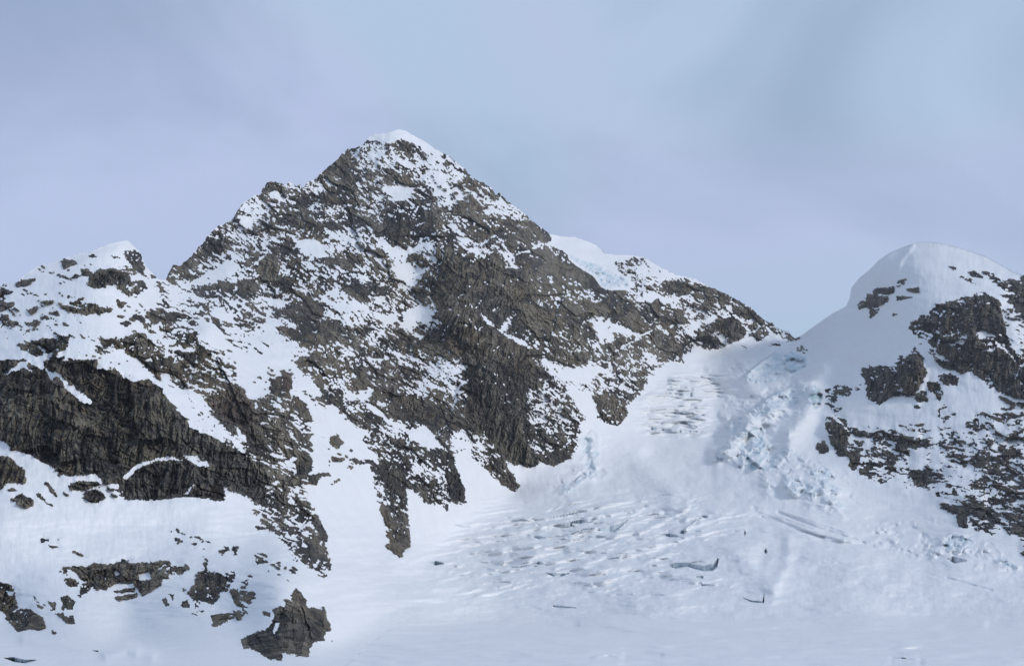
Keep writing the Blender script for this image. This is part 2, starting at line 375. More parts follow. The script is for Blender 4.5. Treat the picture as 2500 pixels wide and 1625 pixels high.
 (.0,'I',[(1710,0),(1900,60),(1960,160),(1960,280),(1870,290),(1830,200),(1760,100)],1),
 (.9,'I',[(900,740),(1000,680),(1080,670),(1240,910),(1180,980),(1000,850)],1),
 (.0,'I',[(120,1547),(200,1480),(190,1400),(160,900),(280,980),(400,1100),(480,1100),(550,1160),(580,1040),(650,1090),(730,1080),(720,980),
    (600,620),(760,560),(800,680),(900,740),(1000,850),(1180,980),(1240,910),(1080,670),(1170,720),(1330,740),(1470,680),(1550,720),(1700,650),
    (1800,540),(1810,420),(1800,300),(1950,280),(2160,360),(2250,250),(2320,230),(2800,400),(2800,1700),(120,1700)],1),
 # E/F: couloir between the near ridge and the main peak -------------------------
 (.7,'E',[(650,0),(1100,0),(1300,100),(1450,200),(1500,500),(1600,700),(1400,780),(1230,650),(1190,500),(1000,400),(700,220),(650,100)],2),
 (.22,'E',[(100,0),(620,0),(700,250),(990,420),(980,480),(560,480),(300,380),(150,150)],3),
 (.92,'E',[(700,180),(900,190),(1000,250),(1050,330),(1040,430),(900,360),(740,220)],1),
 (.03,'E',[(290,400),(560,480),(620,700),(620,870),(430,870),(380,780),(300,700)],1),
 (.06,'E',[(600,480),(870,470),(880,660),(740,600),(640,680)],1),
 (.02,'E',[(890,680),(1000,700),(1200,900),(1380,1050),(1550,1200),(1640,1420),(1560,1440),(1370,1420),(1300,1600),(1020,1600),(1010,1250),(1020,1080),(960,880)],1),
 (.1,'E',[(1280,700),(1400,780),(1600,760),(1560,870),(1500,900),(1700,1040),(1860,1160),(1720,1060),(1560,960),(1440,860),(1320,900)],1),
 (.8,'E',[(1450,870),(1560,950),(1740,1100),(1900,1170),(2000,1290),(2300,1380),(2320,1547),(1700,1547),(1640,1430),(1480,1250),(1530,1150),(1480,1020)],1),
 (.0,'E',[(1910,1180),(2080,1110),(2140,1180),(2250,1330),(2100,1330),(1950,1250)],1),
 (.72,'E',[(440,900),(660,780),(940,880),(1000,1060),(1020,1200),(1010,1530),(900,1560),(700,1400),(560,1250),(480,1000)],1),
 (1.,'E',[(-1500,560),(-1460,470),(-1380,400),(-1380,430),(-1500,600)],0),
 (1.,'E',[(0,860),(180,800),(350,755),(400,850),(480,900),(470,1000),(470,1200),(500,1300),(560,1400),(520,1420),(350,1200),(150,1030),(60,950),(0,900)],1),
 (.9,'E',[(440,870),(640,850),(660,1040),(600,1020),(540,980)],1),
 (.9,'E',[(480,1110),(600,1140),(640,1300),(560,1280)],1),
 (1.,'E',[(740,600),(810,620),(830,760),(780,800),(700,760)],1),
 (.9,'E',[(630,700),(740,640),(740,760)],1),
 (1.,'E',[(860,900),(960,900),(1010,1050),(960,1090),(880,1000)],1),
 (1.,'E',[(880,1400),(1000,1420),(1010,1530),(900,1560)],1),
 (.85,'E',[(900,560),(1000,500),(1050,640),(920,640)],1),
 (.8,'E',[(1000,510),(1200,530),(1200,590),(1050,560)],1),
 (.8,'E',[(1210,660),(1280,800),(1280,870),(1220,760)],1),
 (.95,'E',[(1050,690),(1120,680),(1130,740),(1070,730)],1),
 (.7,'E',[(1010,860),(1200,800),(1300,880),(1160,930),(1050,890)],1),
 (1.,'E',[(1250,950),(1330,920),(1330,1010),(1270,1000)],1),
 (.95,'E',[(1180,1230),(1250,1200),(1320,1270),(1290,1300),(1190,1270)],1),
 (1.,'E',[(1190,1410),(1320,1430),(1310,1450),(1210,1440)],0),
 (.95,'E',[(1370,1430),(1590,1440),(1600,1480),(1440,1480)],0),
 (.85,'E',[(40,90),(130,110),(150,180),(220,260),(200,290),(130,220)],1),
 (.7,'E',[(290,310),(360,300),(440,430),(400,440)],1),
 (.6,'E',[(0,380),(100,430),(170,480),(160,550),(0,580)],1),
 (.95,'E',[(0,600),(150,590),(160,660),(20,700)],1),
 (.8,'E',[(1330,1000),(1480,1120),(1420,1110)],1),
 (.42,'F',[(560,300),(900,330),(1150,800),(1200,1180),(900,1100),(600,760),(430,520)],2),
 (.0,'F',[(1010,260),(1400,120),(1700,640),(1760,880),(1900,1060),(2200,1230),(2300,1547),(1200,1547),(1200,900),(1000,450)],1),
 (.0,'F',[(0,450),(180,470),(430,540),(600,760),(880,1060),(1150,1230),(1200,1547),(0,1547)],1),
 (1.,'F',[(0,0),(370,0),(400,60),(530,170),(560,230),(590,530),(500,500),(400,430),(240,370),(180,340),(180,470),(0,450)],1),
 (.9,'F',[(560,250),(640,210),(840,250),(900,340),(760,280),(580,290)],1),
 (1.,'F',[(880,0),(1010,100),(1000,200),(900,260),(860,150)],1),
 (.9,'F',[(700,380),(780,400),(790,560),(740,620),(700,560),(640,520),(620,480)],1),
 (.95,'F',[(850,430),(960,440),(990,640),(960,700),(880,660),(900,540),(840,520)],1),
 (1.,'F',[(990,640),(1050,600),(1160,780),(1160,840),(1130,900),(1060,760)],1),
 (.95,'F',[(480,710),(560,720),(550,780),(490,750)],1),
 (.92,'F',[(590,710),(680,710),(780,730),(920,770),(1050,790),(1110,880),(1140,1020),(1190,1070),(1180,1170),(1130,1200),(1050,1150),(940,1090),(880,1000),(820,930),(750,870),(740,800),(600,760)],1),
 (.0,'F',[(920,830),(970,900),(970,940),(920,900)],0),
 (.8,'F',[(440,540),(520,560),(480,640),(580,690),(530,690),(450,610)],1),
 (.9,'F',[(980,240),(1170,205),(1180,235),(1080,250),(1060,310),(980,300)],1),
 (.85,'F',[(1170,330),(1270,240),(1280,290),(1200,330),(1120,360)],1),
 (.9,'F',[(1400,70),(1590,80),(1640,180),(1560,120),(1440,120)],1),
 (.6,'F',[(1300,150),(1420,130),(1400,190)],1),
 (.92,'F',[(1640,0),(1900,0),(1950,120),(1870,280),(1900,400),(1930,570),(1860,560),(1930,740),(1935,890),(1860,850),(1850,1000),(1700,890),(1760,870),(1690,790),(1750,760),(1700,650),(1760,560),(1750,450),(1770,400),(1700,300),(1650,200)],1),
 (.95,'F',[(460,980),(570,940),(610,1050),(500,1080)],1),
 (.95,'F',[(340,1240),(430,1180),(430,1240),(350,1300)],1),
 (.95,'F',[(120,960),(200,910),(230,920),(160,1000)],1),
 (.95,'F',[(250,920),(310,900),(300,1000),(270,990)],1),
 (.75,'F',[(250,1310),(330,1310),(380,1350),(470,1320),(520,1380),(440,1440),(400,1500),(330,1560),(240,1560),(270,1470),(260,1390)],1),
 (.12,'F',[(600,1020),(850,1050),(950,1150),(1020,1300),(800,1280),(620,1150)],3),
 # A: top of the near ridge --------------------------------------------------------
 (.5,'A',[(1420,480),(1540,540),(1900,640),(2080,760),(1980,830),(2150,1050),(2230,1200),(2230,1450),(1980,1480),(1700,1540),(1550,1400),(1450,1270),(1500,1000),(1390,850),(1500,700)],2),
 (.06,'A',[(1860,860),(2000,880),(2200,1150),(2080,1190),(1900,1080)],1),
 (.0,'A',[(1380,600),(1500,580),(1480,700),(1360,800),(1300,700)],1),
 (.95,'A',[(0,605),(60,600),(120,640),(60,700),(0,740),(-200,700),(-200,620)],1),
 (.8,'A',[(0,730),(110,715),(140,730),(60,790),(0,800)],1),
 (.75,'A',[(0,850),(75,850),(60,910),(170,910),(150,950),(0,960)],1),
 (1.,'A',[(155,540),(220,520),(350,500),(290,550),(160,575)],0),
 (1.,'A',[(590,340),(700,320),(740,355),(600,410)],0),
 (.95,'A',[(800,285),(910,265),(925,305),(850,305)],0),
 (.95,'A',[(1170,240),(1270,225),(1340,290),(1360,400),(1350,470),(1250,400),(1190,320)],1),
 (.7,'A',[(1170,370),(1260,380),(1340,470),(1260,430),(1180,430)],1),
 (.96,'A',[(840,450),(930,440),(940,400),(1100,420),(1210,460),(1230,530),(1330,520),(1400,590),(1320,640),(1290,690),(1200,650),(1080,580),(1000,580),(900,600),(830,550)],1),
 (1.,'A',[(770,410),(840,410),(840,480),(770,480)],1),
 (1.,'A',[(670,500),(720,450),(760,480),(730,500)],0),
 (1.,'A',[(1040,275),(1140,300),(1140,320),(1080,315)],0),
 (.97,'A',[(590,800),(660,720),(810,740),(900,730),(960,770),(1080,790),(960,840),(920,830),(800,850),(700,840)],1),
 (.85,'A',[(700,720),(790,670),(810,690),(720,735)],0),
 (1.,'A',[(1090,700),(1200,740),(1130,770)],0),
 (1.,'A',[(260,800),(350,765),(355,800),(300,835)],0),
 (.95,'A',[(410,715),(500,715),(500,735),(430,745)],0),
 (.95,'A',[(385,870),(440,855),(460,875),(400,885)],0),
 (1.,'A',[(290,940),(330,895),(395,910),(330,955)],0),
 (.95,'A',[(500,815),(545,815),(565,860),(520,850)],0),
 (.95,'A',[(585,900),(660,945),(600,940)],0),
 (1.,'A',[(1240,870),(1310,845),(1375,870),(1370,910),(1340,930),(1300,890),(1250,890)],1),
 (1.,'A',[(1120,930),(1190,895),(1245,930),(1190,950)],0),
 (.98,'A',[(940,1100),(1090,1060),(1200,1050),(1340,1015),(1440,1080),(1460,1160),(1400,1250),(1340,1275),(1220,1240),(1170,1190),(1190,1160),(1000,1150)],1),
 (1.,'A',[(900,1140),(965,1150),(960,1190),(930,1180)],0),
 (.97,'A',[(160,1130),(250,1110),(400,1070),(600,1050),(655,1050),(630,1170),(550,1200),(400,1230),(330,1250),(250,1190),(180,1170)],1),
 (.9,'A',[(1550,800),(1680,860),(1700,1000),(1640,1080),(1560,1050),(1530,900)],1),
 (.95,'A',[(1680,1020),(1860,1010),(1880,1150),(1850,1180),(1650,1130)],1),
 (.95,'A',[(1860,1170),(1990,1230),(2060,1300),(2000,1360),(1880,1250)],1),
 (.95,'A',[(1700,1180),(1860,1190),(1850,1280),(1740,1280)],1),
 (.9,'A',[(1760,700),(1960,740),(1970,850),(1800,760)],1),
 (.9,'A',[(1980,850),(2060,880),(2140,1050),(2060,980)],1),
 (.97,'A',[(1330,1290),(1490,1280),(1520,1470),(1400,1370)],1),
 (.97,'A',[(1580,1300),(1740,1310),(1720,1470),(1600,1400)],1),
 (.97,'A',[(1950,1440),(2090,1370),(2100,1430),(1970,1480)],1),
 (.97,'A',[(1340,920),(1420,930),(1490,1040),(1480,1080),(1400,1000)],1),
 (.92,'A',[(1390,840),(1530,870),(1520,910),(1440,880)],0),
 (.0,'A',[(1560,1130),(1820,1150),(1870,1200),(1700,1185),(1600,1180)],0),
 # B: the great cliff of the near ridge ---------------------------------------------
 (1.,'B',[(-600,110),(0,110),(240,95),(330,160),(400,200),(420,110),(600,70),(620,60),(590,120),(760,100),(930,110),(900,200),(1080,195),(1280,300),(1420,290),
    (1530,360),(1570,450),(1700,610),(1850,740),(2100,880),(2320,1050),(2320,1400),(2180,1320),(2110,1310),(2110,1450),(1900,1420),(1760,1400),
    (1620,1420),(1420,1440),(1200,1430),(1100,1380),(1110,1270),(980,1270),(900,1190),(650,1210),(500,1140),(300,1010),(230,990),(130,960),(30,870),(0,850),(-600,700)],1),
 (.0,'B',[(45,250),(200,130),(270,125),(240,170),(120,220)],0),
 (.0,'B',[(215,170),(250,170),(320,240),(280,220)],0),
 (.0,'B',[(250,110),(420,100),(400,170),(360,170),(300,140)],0),
 (.04,'B',[(420,180),(460,230),(550,230),(600,280),(720,380),(870,510),(800,510),(600,380),(580,310),(540,265),(480,300)],0),
 (.18,'B',[(1140,210),(1350,240),(1500,330),(1520,380),(1400,280),(1280,310),(1150,280)],1),
 (.12,'B',[(1500,340),(1560,330),(1700,400),(1850,430),(1960,520),(2000,620),(2120,740),(2320,960),(2320,1010),(2140,850),(1980,760),(1900,800),(1800,740),(1700,600),(1600,480)],1),
 (.0,'B',[(1160,1215),(1300,1090),(1450,1050),(1600,1010),(1680,1040),(1740,1060),(1560,1055),(1440,1085),(1300,1125),(1210,1230)],0),
 (.05,'B',[(1720,1010),(1850,1000),(1930,1030),(1985,1120),(1880,1110),(1800,1070)],0),
 (.0,'B',[(1720,1380),(1800,1300),(1840,1290),(1780,1370)],0),
 (.0,'B',[(2190,700),(2320,840),(2320,900),(2220,760)],0),
 (1.,'B',[(-400,1000),(0,1010),(100,1030),(210,1150),(245,1240),(200,1270),(80,1275),(20,1330),(-400,1320)],1),
 (1.,'B',[(30,1350),(100,1315),(180,1330),(100,1350)],0),
 (1.,'B',[(95,1430),(180,1370),(215,1360),(230,1390),(300,1410),(320,1460),(300,1500),(230,1510),(160,1460)],1),
 (1.,'B',[(650,1290),(780,1250),(920,1260),(960,1290),(850,1320),(780,1350),(660,1320)],1),
 (1.,'B',[(770,1390),(890,1330),(960,1340),(1015,1420),(890,1460),(800,1430)],1),
 (1.,'B',[(600,1360),(660,1380),(630,1390)],0),
 (.75,'B',[(1000,1320),(1150,1340),(1170,1380),(1090,1410),(1010,1350)],1),
 (.9,'B',[(425,1270),(460,1265),(545,1410),(500,1380)],0),
 (.9,'B',[(330,1360),(370,1360),(440,1450),(500,1470),(485,1520),(450,1470),(350,1400)],0),
 (1.,'B',[(540,1180),(580,1170),(600,1200),(560,1210)],0),
 # C: bands near the foot ------------------------------------------------------------
 (.96,'C',[(540,650),(640,605),(790,625),(900,575),(1000,600),(1100,565),(1210,540),(1230,580),(1430,570),(1600,560),(1620,610),(1780,610),(1720,680),(1600,680),(1520,770),
    (1340,890),(1300,800),(1240,750),(1120,750),(1000,820),(860,820),(800,880),(760,900),(740,800),(640,800),(600,740),(660,700)],1),
 (.0,'C',[(620,620),(720,670),(790,750),(740,740),(650,700)],0),
 (.0,'C',[(1080,620),(1150,670),(1110,700),(1080,690)],0),
 (.0,'C',[(1300,690),(1400,640),(1430,720),(1310,740)],0),
 (.0,'C',[(760,790),(740,880),(640,800)],0),
 (.97,'C',[(1080,830),(1280,815),(1270,845),(1100,850)],0),
 (.97,'C',[(1080,900),(1290,855),(1295,905),(1150,915),(1150,940)],0),
 (.97,'C',[(1860,690),(1920,650),(1950,660),(2050,660),(2080,690),(2220,620),(2220,740),(2130,830),(2080,860),(2070,900),(1990,1000),(1960,930),(1850,1010),(1810,900),(1770,870),(1830,770)],1),
 (1.,'C',[(1700,970),(1780,900),(1790,1000),(1740,1000)],0),
 (1.,'C',[(1510,910),(1570,900),(1615,980),(1570,1000)],0),
 (1.,'C',[(1580,860),(1640,870),(1640,940)],0),
 (.9,'C',[(1790,1050),(1940,1010),(1860,1080)],0),
 (1.,'C',[(1720,795),(1765,830),(1720,840)],0),
 (1.,'C',[(380,340),(465,340),(460,375),(390,375)],0),
 (1.,'C',[(460,400),(570,420),(490,445)],0),
 (1.,'C',[(690,450),(790,505),(730,500)],0),
 (1.,'C',[(520,350),(570,350),(560,375)],0),
 (.7,'C',[(1650,350),(1720,330),(1750,370),(1680,390)],0),
 (1.,'C',[(1780,400),(1860,380),(1860,425)],0),
 (.75,'C',[(1870,365),(2000,365),(1990,385),(1900,390)],0),
 (.8,'C',[(1920,510),(1970,540),(1960,640),(1930,660)],0),
 (1.,'C',[(75,615),(150,640),(100,640)],0),
 (.98,'C',[(-300,760),(10,760),(80,770),(145,820),(140,900),(160,980),(110,1040),(180,1010),(290,1010),(390,1090),(430,1190),(330,1195),(170,1225),(60,1120),(10,1010),(-100,950),(-300,900)],1),
 (.0,'C',[(70,840),(130,840),(120,880),(80,880)],0),
 (.92,'C',[(300,860),(370,930),(440,970),(380,1020),(340,970)],0),
 (.9,'C',[(450,930),(530,940),(530,1020),(490,1030)],0),
 (.95,'C',[(575,900),(640,880),(700,950),(700,1010),(620,1010),(610,1080),(690,1060),(715,1150),(660,1150),(590,1110),(520,1050),(580,1040)],0),
 (1.,'C',[(490,1215),(545,1235),(500,1250)],0),
 (1.,'C',[(1980,1060),(2190,1040),(2110,1160),(2050,1200),(1990,1160),(1970,1150),(2010,1130)],1),
 (.75,'C',[(2180,830),(2320,830),(2320,1040),(2250,1120),(2200,1040),(2230,960)],1),
 (.0,'P',[(0,460),(250,400),(480,360),(560,250),(640,200),(760,90),(830,160),(1100,300),(1200,765),(0,765)],1),
 (1.,'P',[(300,550),(380,500),(500,460),(560,400),(575,340),(560,290),(610,265),(665,270),(670,215),(700,240),(745,220),(700,185),(755,115),(805,165),(850,270),(930,290),
    (980,310),(985,265),(1000,290),(1010,370),(1040,410),(1045,470),(995,475),(995,540),(900,570),(850,690),(680,660),(650,665),(640,715),(540,710),(450,660),(370,620),(330,620)],1),
 (.0,'P',[(565,480),(590,410),(620,405),(590,470),(575,490)],0),
 (1.,'P',[(475,305),(550,320),(540,360),(480,350)],0),
 (1.,'P',[(1045,550),(1070,548),(1062,572)],0),
 # L/M: the snow dome and its crags ---------------------------------------------------
 (.6,'L',[(730,690),(830,690),(840,780),(740,790)],1),
 (.95,'L',[(830,640),(860,640),(900,660),(1040,680),(1030,730),(960,750),(870,790),(850,790)],0),
 (.85,'L',[(890,600),(1100,580),(1090,640),(900,650)],0),
 (.5,'L',[(1130,510),(1210,500),(1180,560),(1120,580)],0),
 (.85,'L',[(1210,600),(1320,580),(1325,630),(1220,625)],0),
 (.85,'L',[(1110,670),(1280,675),(1200,695),(1120,705)],0),
 (.6,'L',[(860,790),(960,790),(900,850),(860,880)],0),
 (.9,'L',[(1070,840),(1130,835),(1100,855)],0),
 (.95,'L',[(1780,440),(1850,430),(1930,490),(1930,505),(1850,480)],0),
 (.85,'L',[(1600,385),(1680,385),(1700,420),(1650,415)],0),
 (.75,'L',[(1720,490),(1830,500),(1870,560),(1790,530)],0),
 (.95,'L',[(1400,850),(1480,750),(1700,700),(1880,640),(1980,640),(2080,700),(2120,880),(2170,1050),(2260,1240),(2320,1260),(2600,1400),(2600,1650),(2320,1640),(2000,1530),(1820,1370),(1720,1390),(1560,1340),(1480,1260),(1440,1130),(1360,1060),(1380,960)],1),
 (.95,'L',[(1230,960),(1270,910),(1380,830),(1400,900),(1360,1060),(1320,1070),(1260,1010)],1),
 (.85,'L',[(2000,500),(2020,450),(2130,520),(2240,500),(2320,470),(2600,560),(2600,900),(2320,860),(2200,740),(2080,660),(2190,650),(2080,590)],1),
 (.85,'L',[(1930,435),(2000,440),(2010,500)],0),
 (.05,'L',[(1900,970),(2080,1050),(2000,1050),(1880,1080)],0),
 (.2,'L',[(1690,1080),(1770,1010),(1790,1080),(1720,1140)],1),
 (.05,'L',[(1920,1190),(2050,1150),(2020,1190)],0),
 (.0,'L',[(1790,825),(1880,840),(1875,855),(1790,845)],0),
 (.15,'L',[(2120,760),(2300,820),(2320,1100),(2250,1220),(2150,980)],1),
 (.2,'L',[(1300,1080),(1440,1140),(1560,1220),(1640,1290),(1500,1270),(1380,1200)],1),
 (.65,'L',[(2230,950),(2320,900),(2320,1150),(2260,1100)],1),
 (.97,'L',[(1140,1230),(1260,1220),(1290,1130),(1310,1180),(1370,1260),(1380,1350),(1380,1430),(1280,1600),(1120,1600)],1),
 (.8,'L',[(780,1350),(960,1330),(1080,1320),(1140,1240),(1140,1600),(820,1600),(800,1430)],1),
 (.75,'L',[(470,1530),(570,1500),(690,1530),(700,1560)],0),
 (.95,'L',[(1500,1420),(1620,1400),(1700,1450),(1690,1520),(1560,1490)],1),
 (.9,'L',[(1400,1480),(1500,1480),(1540,1560),(1420,1560)],1),
 (.4,'L',[(720,1470),(800,1400),(800,1560),(720,1560)],1),
 (.97,'M',[(830,20),(1130,60),(1120,160),(1080,230),(960,350),(850,290),(820,150)],1),
 (.97,'M',[(1150,0),(1400,0),(1360,130),(1270,220),(1200,160)],1),
 (.4,'M',[(1130,100),(1240,240),(1110,230)],1),
 (.75,'M',[(420,180),(700,180),(690,230),(560,250),(500,350),(430,330)],1),
 (.6,'M',[(480,340),(620,370),(560,420),(480,400)],1),
 (.95,'M',[(1400,120),(1500,130),(1570,220),(1520,320),(1460,220)],1),
 (.9,'M',[(1310,220),(1390,220),(1420,310),(1300,310)],1),
 (.97,'M',[(1270,350),(1360,340),(1350,380),(1280,380)],0),
 (.97,'M',[(1530,460),(1670,410),(1670,440),(1560,510)],0),
 (.75,'M',[(1500,390),(1600,290),(1600,370),(1530,410),(1530,500)],0),
 (.94,'M',[(440,400),(500,420),(560,450),(640,480),(660,560),(760,560),(700,620),(650,640),(650,820),(560,800),(480,640),(440,520)],1),
 (.5,'M',[(880,560),(1450,560),(1480,900),(1450,1150),(1200,1160),(1120,1020),(940,1100),(780,960),(790,800),(880,760)],3),
 (.4,'M',[(1500,480),(1800,700),(1760,1000),(1780,1250),(1550,1240),(1450,1100),(1530,900)],3),
 (.6,'M',[(650,560),(860,600),(820,640),(700,600)],1),
 (.6,'M',[(650,680),(800,680),(790,780),(660,760)],1),
 (1.,'M',[(650,780),(770,790),(780,900),(700,980),(670,930)],1),
 (.85,'M',[(780,890),(930,1010),(900,1060),(760,1010)],1),
 (.97,'M',[(370,700),(440,690),(480,770),(420,800),(370,760)],1),
 (.97,'M',[(1010,770),(1090,800),(1090,910),(1040,860)],1),
 (.7,'M',[(1250,690),(1440,650),(1420,750),(1260,740)],0),
 (.01,'M',[(1240,750),(1400,770),(1380,970),(1240,950)],1),
 (1.,'M',[(1230,970),(1310,960),(1420,1040),(1380,1110),(1280,1090)],1),
 (.95,'M',[(1820,0),(2320,0),(2700,100),(2700,350),(2320,290),(2200,260),(2000,160),(1850,50)],1),
 (.8,'M',[(1950,420),(2100,430),(2240,420),(2240,480),(2080,500),(1960,470)],1),
 (.85,'M',[(2060,250),(2230,310),(2230,380),(2130,390),(2200,350)],0),
 (.95,'M',[(2080,710),(2280,720),(2290,830),(2220,840),(2090,790)],1),
 (.85,'M',[(1930,540),(2060,550),(2000,560)],0),
 (.85,'M',[(1770,500),(1900,480),(1880,590),(1780,550)],0),
 (1.,'M',[(1620,590),(1680,590),(1640,640)],0),
 (.9,'M',[(1640,880),(1750,840),(1740,900),(1650,910)],0),
 (.95,'M',[(1840,880),(1950,870),(1960,940),(1850,940)],0),
 (.95,'M',[(1980,910),(2090,900),(2090,960),(2000,950)],0),
 (.9,'M',[(2020,1050),(2190,1000),(2290,980),(2200,1050),(2120,1110),(2100,1150),(2030,1110)],1),
 (.75,'M',[(1810,1100),(2000,1110),(2020,1180),(1930,1180)],1),
 (.88,'M',[(1980,1210),(2220,1160),(2230,1250),(2080,1280),(1980,1250)],1),
 (.88,'M',[(1780,1270),(1950,1280),(2090,1370),(1980,1430),(1850,1370)],1),
 (.78,'M',[(1520,1270),(1780,1300),(1790,1360),(1700,1380),(1540,1310)],1),
 (1.,'M',[(1680,1370),(1780,1370),(1800,1500),(1750,1510),(1690,1450)],0),
 (.6,'M',[(1790,1410),(2000,1470),(2000,1547),(1850,1530)],1),
 (.8,'M',[(2190,1460),(2320,1430),(2500,1450),(2500,1700),(2300,1640)],1),
 (.95,'M',[(1470,1180),(1520,1160),(1540,1200),(1500,1230)],0),
 (.7,'M',[(1990,1420),(2150,1440),(2130,1480),(2000,1460)],1),
]
pmap = np.zeros((NV, NU), np.float32)
# ragged edges: outlines are looked up through a small warp
for it in ROCK:
    val, t, pts = it[0], it[1], it[2]; f = it[3]
    paint(pmap, src(t, pts), val, f)
solid = np.zeros((NV, NU), np.float32)
for it in ROCK:
    paint(solid, src(it[1], it[2]), it[0] if (it[0] >= .88 and it[3] <= 1) else 0., 0)
FINE_OUT = solid
wu = 5.0 * fbm(UU / 24, VV / 18, 3, 1) + 1.6 * perlin(UU / 5, VV / 5, 5)
wv = 5.0 * fbm(UU / 24, VV / 18, 3, 4) + 1.6 * perlin(UU / 5, VV / 5, 6)
fu = np.interp((UU + wu).ravel(), U, np.arange(NU)).reshape(UU.shape); fv = np.interp((VV + wv).ravel(), V, np.arange(NV)).reshape(UU.shape)
pmap = bil(pmap, fu, fv).astype(np.float32)

# ------------------------------------------------------------------ who owns what
REG = {
 'near': [(-600,0),(400,0),(404,683),(470,712),(545,752),(620,800),(690,862),(760,935),(830,1015),(895,1125),(935,1240),(938,1335),(1000,1375),(1062,1424),(1010,1490),(900,1570),(840,1625),(640,1640),(-600,1640)],
 'far': [(1344,0),(1945,0),(1945,830),(1870,850),(1760,850),(1700,800),(1620,760),(1560,720),(1500,700),(1450,690),(1400,640),(1344,580)],
 'dome': [(1938,0),(3100,0),(3100,1430),(2500,1380),(2380,1330),(2230,1300),(2110,1250),(2050,1180),(2000,1100),(1985,1000),(1980,930),(1900,935),(1840,925),(1800,890),(1850,860),(1900,840),(1942,826)],
 'main': [(400,0),(1346,0),(1346,580),(1400,640),(1450,690),(1500,700),(1560,720),(1620,760),(1700,800),(1760,850),(1640,880),(1620,930),(1560,1000),(1500,1050),(1420,1110),(1330,1190),(1280,1230),(1130,1240),(1050,1290),(990,1370),(938,1335),(935,1240),(895,1125),(830,1015),(760,935),(690,862),(620,800),(545,752),(470,712),(400,683)],
}
reg = np.zeros((NV, NU), np.int8)            # 0 = glacier
for k, name in enumerate(['far', 'dome', 'main', 'near'], 1):
    reg[inside(np.array(REG[name], float), UU, VV)] = k
reg[(VV > 1500) & (reg == 0)] = 5
reg[(VV > 1640)] = 5
def soft(k, r=6): return blur((reg == k).astype(np.float32), r)

# ------------------------------------------------------------------ rock relief
def rot(u, v, deg):
    a = math.radians(deg); return u * math.cos(a) + v * math.sin(a), -u * math.sin(a) + v * math.cos(a)
def relief(uu, vv, deg, scale, st, seed):
    """deg: dip of the ledges, scale: size, st: elongation along the ledge; returns relief in pixels and a facet random"""
    wx = uu + 10 * scale * fbm(uu / (50 * scale), vv / (50 * scale), 2, seed); wy = vv + 10 * scale * fbm(uu / (50 * scale), vv / (50 * scale), 2, seed + 3)
    a, b = rot(wx, wy, deg)
    f1, r1 = facet(a / (60 * scale * st), b / (40 * scale), seed, 1.6, .25)
    f2, r2 = facet(a / (24 * scale * st), b / (15 * scale), seed + 1, 1.5, .25)
    f3, r3 = facet(a / (9 * scale * st), b / (6.5 * scale), seed + 2, 1.4, .2)
    # vertical joints
    c, d = rot(wx, wy, deg * .35)
    f4, r4 = facet(c / (9 * scale), d / (42 * scale), seed + 3, 1.5)
    f5, _ = facet(c / (4.2 * scale), d / (20 * scale), seed + 4, 1.3)
    f6, r6 = facet(c / (20 * scale), d / (95 * scale), seed + 5, 1.6)
    f7, r7 = facet(wx / (3.6 * scale), wy / (3.0 * scale), seed + 6, 1.6)
    vt = VERT[w]
    R = scale * ((16 * f1 + 10 * f2 + 5.0 * f3) * (1 - .55 * vt) + (4.5 + 5 * vt) * f4 + (1.7 + 3 * vt) * f5 + 13 * vt * f6 + 1.8 * f7)
    f0, _ = facet(wx / (120 * scale), wy / (170 * scale), seed + 7, 1.8)
    R = R + BIG[w] * scale * (34 * f0 + 26 * fbm(wx / (110 * scale), wy / (230 * scale), 2, seed + 1))
    gr = np.exp(-(perlin(c / (26 * scale), d / (110 * scale), seed + 2) / .05) ** 2) + .8 * np.exp(-(perlin(c / (11 * scale), d / (55 * scale), seed + 5) / .06) ** 2)
    gr2 = np.exp(-(perlin(a / (60 * scale), b / (22 * scale), seed + 6) / .05) ** 2)
    R = R - scale * (gr * (6 + 6 * vt) + gr2 * 7 * (1 - .6 * vt))
    R = R + vt * scale * (4 * f4 + 2.5 * f5)
    r4 = r4 * (1 - .5 * vt) + r6 * .5 * vt
    return R, np.clip(((r1 * .3 + r2 * .3 + r3 * .15 + r4 * .25) - .5) * 1.7 + .5, 0, 1)
BIG = blur((pmap > .4).astype(np.float32), 12)
VERT = blur((pmap > .91).astype(np.float32), 6)
R = np.zeros((NV, NU), np.float32); FR = np.full((NV, NU), .5, np.float32)
for k, (deg, scale, st, seed) in {1: (30, .75, 1.3, 20), 2: (12, 1.15, 1.2, 40), 3: (38, .85, 1.35, 60), 4: (24, 1.35, 1.2, 80)}.items():
    m = soft(k, 5)
    ii = np.where(m.max(1) > 0)[0]; jj = np.where(m.max(0) > 0)[0]
    w = (slice(ii[0], ii[-1] + 1), slice(jj[0], jj[-1] + 1))
    r, fr = relief(UU[w], VV[w], deg, scale, st, seed)
    R[w] += r * m[w]; FR[w] += (fr - .5) * m[w]
